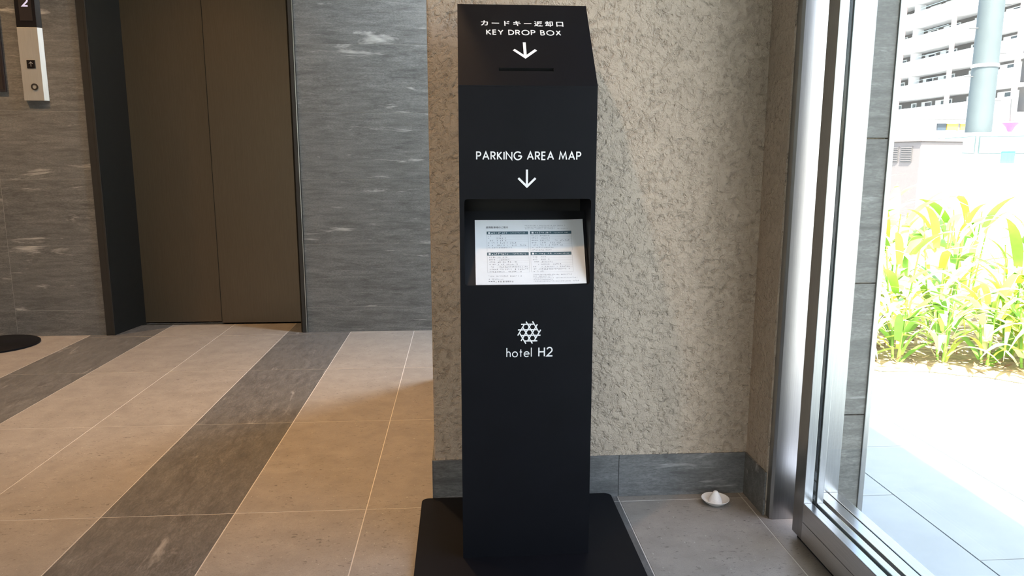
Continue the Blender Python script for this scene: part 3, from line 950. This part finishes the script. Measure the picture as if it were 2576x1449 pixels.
for uo, vo in ((0.107, 0.228), (0.507, 0.226), (0.107, 0.556), (0.504, 0.554)):
    for r in range(1, 6):
        prect(rl, uo + 0.085, uo + 0.383, vo + 0.037 * r + 0.003, vo + 0.037 * r + 0.0045)
    prect(rl, uo, uo + 0.002, vo, vo + 0.26)
    prect(rl, uo + 0.381, uo + 0.383, vo, vo + 0.26)
    prect(rl, uo, uo + 0.383, vo + 0.258, vo + 0.26)
rl.build('ruled_lines', M['ink_line'], lf)
PQ = lambda u, v, h: PP(u, 1 - v, h)
jp('提携駐車場のご案内', 0.102, 0.305, 1 - 0.133, 1 - 0.100, PQ, M['ink_dark'], lf, 'title', bold=0.004)

# ------------------------------------------------------------------ salt in a dish
DC = (0.598, 1.594, 0.0)
dish = MB().lathe([(0.017, 0.0), (0.0185, 0.0015), (0.026, 0.006), (0.0318, 0.0125), (0.0328, 0.0135), (0.0322, 0.0142), (0.0305, 0.0132), (0.024, 0.0075), (0.016, 0.0042), (0.0005, 0.0038)], DC, 48).build('small_dish', M['ceramic'], smooth=True)
tag(dish, 'small round white dish on the floor holding a salt cone', 'dish')
salt = MB().lathe([(0.0165, 0.0046), (0.0155, 0.0090), (0.0130, 0.0165), (0.0095, 0.0235), (0.0068, 0.0280), (0.0050, 0.0305), (0.0025, 0.0318), (0.0003, 0.0320)], DC, 32)
sv = []
for p in salt.v:
    d = noise.noise(Vector(p) * 260) * 0.0006
    sv.append((p[0] + d, p[1] + d, p[2] + d * 0.5 if p[2] > 0.006 else p[2]))
salt.v = sv
tag(salt.build('salt_cone', M['salt'], smooth=True), 'little cone of white salt heaped in the dish', 'salt')

# ------------------------------------------------------------------ door frame, sliding glass doors
t1 = thing('trim_1', 'stainless steel door jamb between stucco return and glass door', 'door frame', (0.77, 1.52, 0), kind='structure')
MB().prism([(0.694, 1.531), (0.694, 1.511), (0.700, 1.507), (0.850, 1.507), (0.850, 1.531)], 2, 0, 2.12).build('jamb_post', M['steel'], t1, bevel=0.0008)
MB().box(0.694, 0.850, 0.122, 1.507, 2.08, 2.12).build('head_rail', M['steel_h'], t1)
MB().box(0.694, 0.850, 0.122, 0.145, 0, 2.08).build('jamb_post', M['steel'], t1)
t2 = thing('trim_2', 'grooved stainless steel sill outside the glass door', 'door sill', (0.82, 0.5, 0), kind='structure')
MB().box(0.800, 0.8245, 0.146, 1.506, 0.0, 0.062).build('inner_sill_bar', M['steel_h'], t2, bevel=0.001)
MB().box(0.8280, 0.852, 0.146, 1.506, 0.0, 0.062).build('outer_sill_bar', M['steel_h'], t2, bevel=0.001)
MB().box(0.8245, 0.8280, 0.146, 1.506, 0.0, 0.055).build('sill_groove', M['black_rubber'], t2)
MB().box(0.756, 0.800, 0.146, 1.506, -0.02, 0.004).build('guide_channel', M['black_rubber'], t2)

def leaf(name, label, y0, y1):
    d = thing(name, label, 'door', (0.734, (y0 + y1) / 2, 0), kind='structure')
    a, b, c, e = 0.713, 0.7325, 0.7415, 0.756
    for ya, yb in ((y1 - 0.043, y1), (y0, y0 + 0.043)):
        q = MB().box(a, b, ya, yb, 0.012, 2.07).build('stile', M['steel'], d, bevel=0.0012)
        MB().box(c, e, ya, yb, 0.012, 2.07).build('outer_stile', M['steel'], q, bevel=0.0012)
        MB().box(b, c, ya + 0.006, yb - 0.006, 0.012, 2.07).build('stile_core', M['black_rubber'], q)
    r = MB().box(a, b, y0 + 0.0435, y1 - 0.0435, 0.053, 0.094).build('bottom_rail', M['steel_h'], d, bevel=0.0012)
    MB().box(a, b, y0 + 0.0435, y1 - 0.0435, 0.012, 0.052).build('kick_cover', M['steel_h'], r, bevel=0.0006)
    MB().box(c, e, y0 + 0.0435, y1 - 0.0435, 0.012, 0.094).build('outer_rail', M['steel_h'], r, bevel=0.0012)
    MB().box(b, c, y0 + 0.0435, y1 - 0.0435, 0.012, 0.088).build('glazing_gasket', M['black_rubber'], r)
    MB().box(a, e, y0 + 0.0435, y1 - 0.0435, 2.00, 2.07).build('top_rail', M['steel_h'], d, bevel=0.0012)
    MB().box(a + 0.008, e - 0.008, y0 + 0.01, y1 - 0.01, 0.0005, 0.0118).build('brush_seal', M['black_rubber'], d)
    MB().box(0.7345, 0.7395, y0 + 0.040, y1 - 0.040, 0.0882, 2.01).build('glass_pane', M['glass'], d)
    return d
leaf('door_2', 'steel-framed sliding glass entrance door at the right edge', 0.147, 1.437)

w1 = thing('window_1', 'tall window in the passage hidden behind the stucco wall', 'window', (0.715, 3.07, 0.0), kind='structure')
MB().box(0.69, 0.74, 2.69, 2.72, 0.0, 2.39).box(0.69, 0.74, 3.43, 3.46, 0.0, 2.39).box(0.69, 0.74, 2.72, 3.43, 0.0, 0.04).box(0.69, 0.74, 2.72, 3.43, 2.35, 2.39).build('window_frame', M['steel'], w1)
MB().box(0.712, 0.718, 2.72, 3.43, 0.04, 2.35).build('glass_pane', M['glass'], w1)

# ------------------------------------------------------------------ warm ceiling downlights (above the picture)
def downlight(x, y, power, label, ang=80, blend=0.6, tilt=(0, 0, -1), col=(1.0, 0.58, 0.25)):
    d = thing('ceiling_downlight', label, 'downlight', (x, y, CEIL), 'warm downlights in the lobby ceiling')
    MB().lathe([(0.034, -0.001), (0.050, -0.001), (0.052, -0.004), (0.050, -0.006), (0.036, -0.005)], (x, y, CEIL), 28).build('trim_ring', M['lamp_white'], d, smooth=True)
    MB().lathe([(0.0345, -0.0015), (0.034, -0.0022), (0.0005, -0.0022)], (x, y, CEIL), 24).build('lens', M['lamp_lens'], d)
    l = bpy.data.lights.new('downlight_beam', 'SPOT')
    l.energy = power
    l.color = col
    l.spot_size = math.radians(ang)
    l.spot_blend = blend
    l.shadow_soft_size = 0.035
    o = bpy.data.objects.new('downlight_beam', l)
    COL.objects.link(o)
    o.parent = d
    o.location = (0, 0, -0.02)
    o.rotation_euler = Vector(tilt).to_track_quat('-Z', 'Y').to_euler()
    return d
downlight(-0.28, 2.10, 38, 'warm downlight over the floor left of the drop box', 66, 1.0)
downlight(-0.40, 0.70, 15, 'warm adjustable downlight aimed at the stucco wall', 46, 1.0, (0.36, 0.95, -1.65))
downlight(-1.15, 2.05, 13, 'warm downlight over the floor before the lift', 95, 0.8)
downlight(-2.35, 2.85, 33, 'warm downlight near the lift call panel', 100, 0.8)
downlight(-1.25, 3.00, 14, 'warm downlight right before the lift door', 90, 0.8)
downlight(-2.30, 1.20, 16, 'warm downlight at the far left of the lobby', 100, 0.8)

pl = thing('passage_fill_lamp', 'unseen cool white fill lamp added in the passage behind the stucco wall', 'fill lamp', (0.30, 2.96, CEIL))  # added lamp, no known fixture; throws the cool light onto floor and lift wall
MB().lathe([(0.115, 0.0), (0.12, -0.004), (0.12, -0.030), (0.112, -0.034), (0.105, -0.034)], (0.30, 2.96, CEIL), 32).build('housing', M['lamp_white'], pl, smooth=True)
MB().lathe([(0.105, -0.034), (0.09, -0.036), (0.0005, -0.037)], (0.30, 2.96, CEIL), 32).build('diffuser', plain('cool_diffuser', (0.8, 0.85, 0.9), 0.5, emis=(0.80, 0.90, 1.0), estr=3.0), pl, smooth=True)
al = bpy.data.lights.new('passage_fill_light', 'AREA')
al.shape, al.size, al.energy, al.color = 'DISK', 0.20, 11.5, (0.78, 0.89, 1.0)
alo = bpy.data.objects.new('passage_fill_light', al)
COL.objects.link(alo)
alo.parent = pl
alo.location = (0, 0, -0.040)

# ------------------------------------------------------------------ outdoors: ground
tag(MB().box(-150, 220, -160, 260, -0.30, -0.045).build('ground', M['asphalt']), 'bright sunlit road surface outside', 'ground', kind='structure')
pv = tag(MB().box(0.80, 3.7, -6, 9.0, -0.044, -0.004).box(0.75, 0.80, 2.71, 9.0, -0.044, -0.004).build('pavement', M['pave_joint']), 'pale stone paving outside the entrance', 'pavement', kind='structure')
px = [0.860] + [1.05 + 0.29 * k for k in range(0, 10)]
pmc = {}
restp = MB()
for i, (x0, x1) in enumerate(zip(px[:-1], px[1:])):
    off = 0.0 if i % 2 == 0 else 0.3
    yv = 1.61 + off - 0.6 * 13
    while yv < 8.4:
        y0, y1 = yv, yv + 0.6
        yv += 0.6
        cx, cy = (x0 + x1) / 2, (y0 + y1) / 2
        dx, dy = x1 - x0 - 0.003, y1 - y0 - 0.003
        if any(in_view((ax, ay, 0), 20) for ax in (x0, cx, x1) for ay in (y0, cy, y1)) and y0 > 0 and cy < 3.0:
            k = (round(dx, 4), round(dy, 4))
            if k not in pmc:
                pmc[k] = slab_mesh('paving_slab', dx, dy, 0.012, M['pave'])
            piece(pmc[k], 'paving_slab', (cx, cy, -0.012), pv)
        else:
            restp.box(x0, x1 - 0.003, y0, y1 - 0.003, -0.012, 0.0)
restp.build('paving_field', M['pave'], pv)['kind'] = 'stuff'

# planting bed
bed = MB()
bp_ = [(1.52, 2.75), (1.62, 2.64), (1.80, 2.62), (1.90, 2.56), (1.97, 2.535), (2.05, 2.45), (2.14, 2.44), (2.3, 2.345), (2.42, 2.335), (2.6, 2.25), (3.3, 2.2), (3.5, 4.4), (1.9, 5.2), (1.3, 4.3)]
bed.prism(bp_, 2, 0.0005, 0.009)
tag(bed.build('planting_bed', M['soil'], bevel=0.003), 'bed of dry brown mulch under the green plants', 'planting bed')
lit = MB()
rl_ = random.Random(5)
for i in range(700):
    x = rl_.uniform(1.5, 3.3); y = rl_.uniform(2.3, 3.6)
    if y < 2.64 - max(0, (x - 1.75)) * 0.5 + rl_.uniform(-.04, .02) or y < 2.25:
        continue
    a = rl_.uniform(0, math.pi * 2); L = rl_.uniform(0.03, 0.10); wd = rl_.uniform(0.003, 0.009); z = rl_.uniform(0.011, 0.05)
    d = Vector((math.cos(a), math.sin(a), 0)); n = Vector((-d.y, d.x, 0))
    c = Vector((x, y, z))
    k = rl_.uniform(-0.02, 0.03)
    lit.add([c - d * L / 2, c + n * wd, c + d * L / 2 + Vector((0, 0, k)), c - n * wd], [(0, 1, 2, 3)])
tag(lit.build('dry_leaf_litter', M['dry_leaf']), 'scattered dry brown leaves over the planting bed', 'leaf litter', kind='stuff')

# strap-leaved plants: a few leaf meshes shared by all leaves
def leaf_mesh(L, wd, droop, mat, fold=0.25):
    n = 7
    v, f = [], []
    for i in range(n + 1):
        t = i / n
        ww = wd * (0.35 + 0.65 * math.sin(math.pi * min(1, t * 0.85 + 0.18))) * (1 - t ** 5)
        r = L * (t * math.sin(droop * t * 0.5 + 0.12))
        z = L * (t * math.cos(droop * t * 0.62))
        for sgn in (-1, 0, 1):
            v.append((r - (fold * ww if sgn == 0 else 0) * 0.5, sgn * ww, z))
    for i in range(n):
        for j in range(2):
            a = i * 3 + j
            f.append((a, a + 1, a + 4, a + 3))
    me = bpy.data.meshes.new('leaf')
    me.from_pydata(v, [], f)
    me.polygons.foreach_set('use_smooth', [True] * len(f))
    me.materials.append(mat)
    return me
LM = [leaf_mesh(0.34, 0.020, 1.3, M['leaf_a']), leaf_mesh(0.42, 0.026, 1.0, M['leaf_b']), leaf_mesh(0.38, 0.024, 1.7, M['leaf_c']), leaf_mesh(0.28, 0.030, 1.1, M['leaf_b']), leaf_mesh(0.46, 0.018, 2.0, M['leaf_a'])]
spots = [(1.60, 2.98, 0.9, 'leftmost leafy plant against the stone reveal'), (1.74, 2.74, 0.55, 'short leafy plant at the left front corner of the bed'),
         (1.86, 2.95, 1.0, 'tall strap-leaved plant second from the left in the bed'), (2.06, 2.66, 0.62, 'low strap-leaved plant at the front of the bed'),
         (2.10, 3.05, 1.15, 'tall arching plant behind the low front plants'), (2.26, 2.58, 0.70, 'wide-leaved plant at the front right of the bed'),
         (2.36, 2.90, 0.95, 'bushy green plant in the middle of the bed at right'), (2.10, 3.60, 1.35, 'tall pale plant before the beige cabinet'),
         (2.48, 3.40, 1.2, 'tall yellow-green plant deep in the bed'), (1.80, 3.45, 1.25, 'tall plant beside the stone reveal, deep in the bed'),
         (2.54, 2.52, 0.75, 'low plant at the front, cut by the right edge'), (2.66, 2.95, 1.0, 'leafy plant at the right edge of the picture'),
         (2.85, 3.40, 1.2, 'rearmost plant at the right edge of the picture'), (1.70, 3.20, 1.0, 'upright plant just right of the stone reveal'),
         (2.24, 2.78, 0.8, 'dense low plant in the middle front of the bed'),
         (1.64, 2.80, 0.45, 'smallest plant at the left end of the bed'), (1.92, 2.72, 0.5, 'small plant between the two front left plants'),
         (2.16, 2.58, 0.5, 'small plant hanging over the bed edge in the middle'), (2.40, 2.66, 0.6, 'low bushy plant before the middle of the bed'),
         (2.30, 3.25, 1.2, 'tall leafy plant in the second row of the bed'), (1.98, 3.25, 1.2, 'tall leafy plant behind the second plant from the left'),
         (2.66, 2.62, 0.7, 'low leafy plant in the right corner of the bed')]
for i, (x, y, sc, lab) in enumerate(spots):
    p = thing('leafy_plant', lab, 'plant', (x, y, 0.008), 'green plants in the bed outside')
    rq = random.Random(100 + i)
    hs = 0.46 * sc
    for q in range(3):
        a = q * 2.1 + rq.uniform(-0.5, 0.5)
        MB().tube([(x + 0.015 * math.cos(a), y + 0.015 * math.sin(a), 0.018), (x + (0.02 + 0.05 * sc) * math.cos(a), y + (0.02 + 0.05 * sc) * math.sin(a), 0.02 + hs)], [0.005, 0.003], 6).build('stem', M['leaf_b'], p)
    n = 20 + int(6 * sc)
    for k in range(n):
        o = bpy.data.objects.new('leaf', LM[rq.choice((0, 0, 1, 2, 2, 3, 4))])
        COL.objects.link(o)
        o.parent = p
        a = k * 2.4 + rq.uniform(-0.4, 0.4)
        t = (k / n) ** 0.8
        rr_ = 0.02 + 0.05 * sc * t
        o.location = (rr_ * math.cos(a), rr_ * math.sin(a), hs * t)
        o.rotation_euler = (0, rq.uniform(0.05, 0.75), a)
        s_ = (0.50 + 0.32 * sc) * rq.uniform(0.65, 1.1)
        o.scale = (s_, s_ * 1.05, s_)

# roadside cabinet
cb = thing('roadside_cabinet', 'pinkish beige roadside cabinet with two louvred vents', 'cabinet', (7.08, 11.0, -0.045))
ang = math.radians(-75)
def rotp(x, y, c=(7.08, 11.0), a=ang):
    return (c[0] + x * math.cos(a) - y * math.sin(a), c[1] + x * math.sin(a) + y * math.cos(a))
def rbox(mb, x0, x1, y0, y1, z0, z1, c=(7.08, 11.0), a=ang):
    q = [rotp(x0, y0, c, a), rotp(x1, y0, c, a), rotp(x1, y1, c, a), rotp(x0, y1, c, a)]
    return mb.add([(*p, z0) for p in q] + [(*p, z1) for p in q], [(0, 3, 2, 1), (4, 5, 6, 7), (0, 1, 5, 4), (1, 2, 6, 5), (2, 3, 7, 6), (3, 0, 4, 7)])
rbox(MB(), -0.76, 0.0, 0.0, 0.86, -0.045, 1.12).build('body', M['cabinet'], cb, bevel=0.01)
rbox(MB(), -0.79, 0.03, -0.03, 0.89, 1.12, 1.155).build('top_cap', M['cabinet'], cb, bevel=0.006)
for x0, x1 in ((-0.62, -0.41), (-0.36, -0.15)):
    q = rbox(MB(), x0, x1, -0.012, 0.0, 0.81, 1.05).build('vent', M['louver'], cb)
    mb = MB()
    for k in range(8):
        rbox(mb, x0 + 0.01, x1 - 0.01, -0.022, -0.012, 0.825 + 0.028 * k, 0.838 + 0.028 * k)
    mb.build('slats', M['cabinet'], q)

# low white wall added to cover the parked car's dark, shaded underside
lw_ = thing('screen_wall', 'added low white wall hiding the dark underside of the parked car', 'wall', (9.2, 11.6, -0.045))
WA, WC = math.radians(-36), (9.4, 11.9)
rbox(MB(), -1.55, 3.2, 0.0, 0.16, -0.045, 0.74, WC, WA).build('wall_body', M['facade'], lw_, bevel=0.01)
rbox(MB(), -1.58, 3.23, -0.03, 0.19, 0.74, 0.79, WC, WA).build('coping', M['car_white'], lw_, bevel=0.008)

# white car beyond the cabinet
CC, CA = (9.6, 13.2), math.radians(-36)
car = thing('parked_car', 'white parked car with teal tinted windows outside', 'car', (CC[0], CC[1], -0.045))
def cprism(mb, prof, y0, y1):
    n = len(prof)
    v = []
    for yy in (y0, y1):
        for x, z in prof:
            p = rotp(x, yy, CC, CA)
            v.append((p[0], p[1], z))
    return mb.add(v, [tuple(range(n)), tuple(range(n, 2 * n))[::-1]] + [(i, n + i, n + (i + 1) % n, (i + 1) % n) for i in range(n)])
cprism(MB(), [(-1.62, 0.18), (1.65, 0.18), (1.66, 0.75), (1.55, 0.92), (-1.05, 0.95), (-1.55, 0.80), (-1.65, 0.55)], -0.72, 0.72).build('body', M['car_white'], car, bevel=0.04)
cprism(MB(), [(-1.00, 0.95), (1.52, 0.92), (1.40, 1.27), (1.15, 1.33), (-0.35, 1.33), (-0.55, 1.28)], -0.64, 0.64).build('cabin', M['car_white'], car, bevel=0.03)
for pr in ([(-0.72, 0.99), (-0.50, 1.23), (-0.06, 1.25), (-0.06, 0.97)], [(0.02, 0.97), (0.02, 1.25), (0.72, 1.25), (0.72, 0.96)], [(0.80, 0.96), (0.80, 1.25), (1.24, 1.23), (1.34, 0.97)]):
    cprism(MB(), pr, -0.652, -0.635).build('side_window', M['car_glass'], car)
    cx_, cz_ = sum(p[0] for p in pr) / 4, sum(p[1] for p in pr) / 4
    cprism(MB(), [(cx_ + (x - cx_) * 1.06 , cz_ + (z - cz_) * 1.10) for x, z in pr], -0.648, -0.636).build('window_seal', M['seal'], car)
mb = MB(); 
for yy in (-0.58, 0.58):
    pass
v = []
for yy in (-0.56, 0.56):
    for x, z in ((-1.01, 0.98), (-0.585, 1.255)):
        p = rotp(x - 0.012, yy, CC, CA); v.append((p[0], p[1], z + 0.004))
mb.add(v, [(0, 1, 3, 2)]); mb.build('windscreen', M['car_glass'], car)
for xx in (-1.05, 1.05):
    for yy in (-0.70, 0.70):
        p = rotp(xx, yy, CC, CA)
        d = Vector((math.sin(CA), -math.cos(CA), 0)) * 0.085
        c = Vector((p[0], p[1], 0.235))
        wl = MB().tube([c - d, c + d], 0.28, 24).build('wheel', M['tyre'], car)
        MB().tube([c - d * 1.06, c + d * 1.06], 0.16, 18).build('hub', M['car_white'], wl)

# utility pole
up_ = thing('utility_pole', 'thick pale grey utility pole rising out of the picture', 'utility pole', (10.22, 14.1, -0.045))
MB().tube([(10.22, 14.1, -0.045), (10.22, 14.1, 9.5)], [0.235, 0.20], 24).build('pole', M['pole'], up_, smooth=True)
MB().tube([(10.22, 14.1, 2.62), (10.22, 14.1, 2.68)], 0.242, 24).build('band', M['facade'], up_)
for k in range(6):
    MB().tube([(10.0 if k % 2 else 10.4, 14.1, 2.0 + 0.45 * k), (9.82 if k % 2 else 10.62, 14.1, 2.0 + 0.45 * k)], 0.012, 6).build('step_bolt', M['wire'], up_)
MB().box(9.2, 11.2, 13.95, 14.05, 8.6, 8.72).build('crossarm', M['wire'], up_)

# slim mast with a pink cone
pk = thing('pink_lantern_post', 'slim grey post with a bright pink cone at the right edge', 'post', (12.34, 16.0, -0.045))
MB().tube([(12.34, 16.0, -0.045), (12.34, 16.0, 1.46)], 0.035, 10).build('post', M['facade'], pk)
MB().lathe([(0.02, 0.0), (0.05, 0.06), (0.09, 0.15), (0.17, 0.24), (0.16, 0.26), (0.02, 0.27)], (12.34, 16.0, 1.44), 20).build('pink_cone', M['pink'], pk)
MB().tube([(12.33, 16.0, 1.70), (12.30, 16.0, 2.20)], 0.018, 8).build('mast', M['wire'], pk)
MB().tube([(12.05, 16.0, 1.18), (12.07, 16.0, 1.38), (12.45, 16.0, 1.40)], 0.016, 6).build('bracket', M['wire'], pk)
# turquoise box on the low wall
tb = thing('turquoise_box', 'small turquoise box standing on the low white wall', 'box', (9.28, 12.02, 0.79))
rbox(MB(), -0.26, -0.06, 0.03, 0.13, 0.7905, 0.985, WC, WA).build('box_body', M['cyan'], tb, bevel=0.01)
rbox(MB(), -0.27, -0.05, 0.02, 0.14, 0.985, 1.005, WC, WA).build('lid', M['teal_metal'], tb, bevel=0.004)

# low shop with a yellow sign band
sh = thing('roadside_shop', 'low white shop with a yellow sign band far outside', 'shop', (41, 62, -0.045))
MB().box(33, 47.6, 60.0, 70, -0.3, 4.9).build('walls', M['facade'], sh)
MB().box(33.2, 47.2, 59.5, 60.0, 4.3, 4.45).build('awning', M['facade_in'], sh)
MB().box(39.8, 40.55, 59.85, 60.0, 3.45, 4.0).build('shop_window', M['win_glass'], sh)
for x0, x1 in ((40.6, 41.55), (41.75, 42.75)):
    MB().box(x0, x1, 59.8, 60.0, 3.48, 3.98).build('sign_panel', M['yellow'], sh)
MB().box(41.56, 41.74, 59.85, 60.0, 3.45, 4.0).build('sign_post', M['facade_in'], sh)
MB().box(42.78, 43.1, 59.85, 60.0, 3.4, 4.0).build('shop_window', M['win_glass'], sh)
for x0 in (36.9, 39.9):
    q = MB().box(x0, x0 + 0.9, 59.9, 60.0, 2.4, 3.0).build('shop_window', M['win_frame'], sh)
    MB().box(x0 + 0.1, x0 + 0.8, 59.86, 59.9, 2.5, 2.9).build('pane', M['car_glass'], q)

# apartment block, its front along the street
AX = 48.0
ap = thing('apartment_block', 'white apartment block with long balconies beyond the street', 'apartment block', (52, 74, -0.045))
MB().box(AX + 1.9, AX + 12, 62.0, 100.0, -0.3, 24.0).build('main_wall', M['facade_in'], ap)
FL = [5.15 + 2.45 * k for k in range(7)]
for z in FL:
    MB().box(AX, AX + 1.95, 62.0, 100, z - 0.16, z).box(AX, AX + 0.15, 62.0, 100, z, z + 1.36).build('balcony', M['facade'], ap)
MB().box(AX, AX + 1.3, 62, 100, -0.3, 5.0).build('podium', M['facade'], ap)
for y in (62.2, 71.2, 79.6, 88):
    MB().box(AX - 0.05, AX + 0.25, y, y + 0.36, 5.0, 24).build('party_post', M['pink_paint'], ap)
ra = random.Random(9)
for z in FL[:-1]:
    for yb in (63.5, 72.4, 81.0):
        for dy, wy in ((0.6, 2.6), (4.1, 1.7), (6.6, 0.9)):
            y0 = yb + dy + ra.uniform(-0.15, 0.15)
            if not any(in_view((AX, yy, z + 1.8), 10) for yy in (y0, y0 + wy)):
                continue
            q = MB().box(AX + 1.82, AX + 1.9, y0, y0 + wy, z + 0.1, z + 2.05).build('window', M['win_frame'], ap)
            MB().box(AX + 1.78, AX + 1.82, y0 + 0.12, y0 + wy * 0.62, z + 0.2, z + 1.95).build('pane', M['win_glass'], q)
# divider screens on the balconies and one set of laundry poles
for z in FL[1:6]:
    MB().box(AX + 0.1, AX + 1.25, 77.9, 78.0, z + 1.36, z + 2.2).build('divider_screen', M['win_frame'], ap)
    MB().tube([(AX + 0.35, 72.6, z + 1.75), (AX + 0.35, 77.4, z + 1.72)], 0.03, 6).build('laundry_pole', M['teal_metal'], ap)

# overhead wires
for i, (z0, z1, lab) in enumerate(((6.6, 8.7, 'upper overhead wire crossing before the apartment block'), (6.1, 8.65, 'lower overhead wire crossing before the apartment block'))):
    pts = []
    for k in range(13):
        t = k / 12
        pts.append((11.3 + (24 - 11.3) * t, 14.6 + (48 - 14.6) * t, z1 + (z0 - z1) * t - 0.9 * math.sin(math.pi * t)))
    tag(MB().tube(pts, 0.02, 5).build('overhead_wire', M['wire']), lab, 'wire')
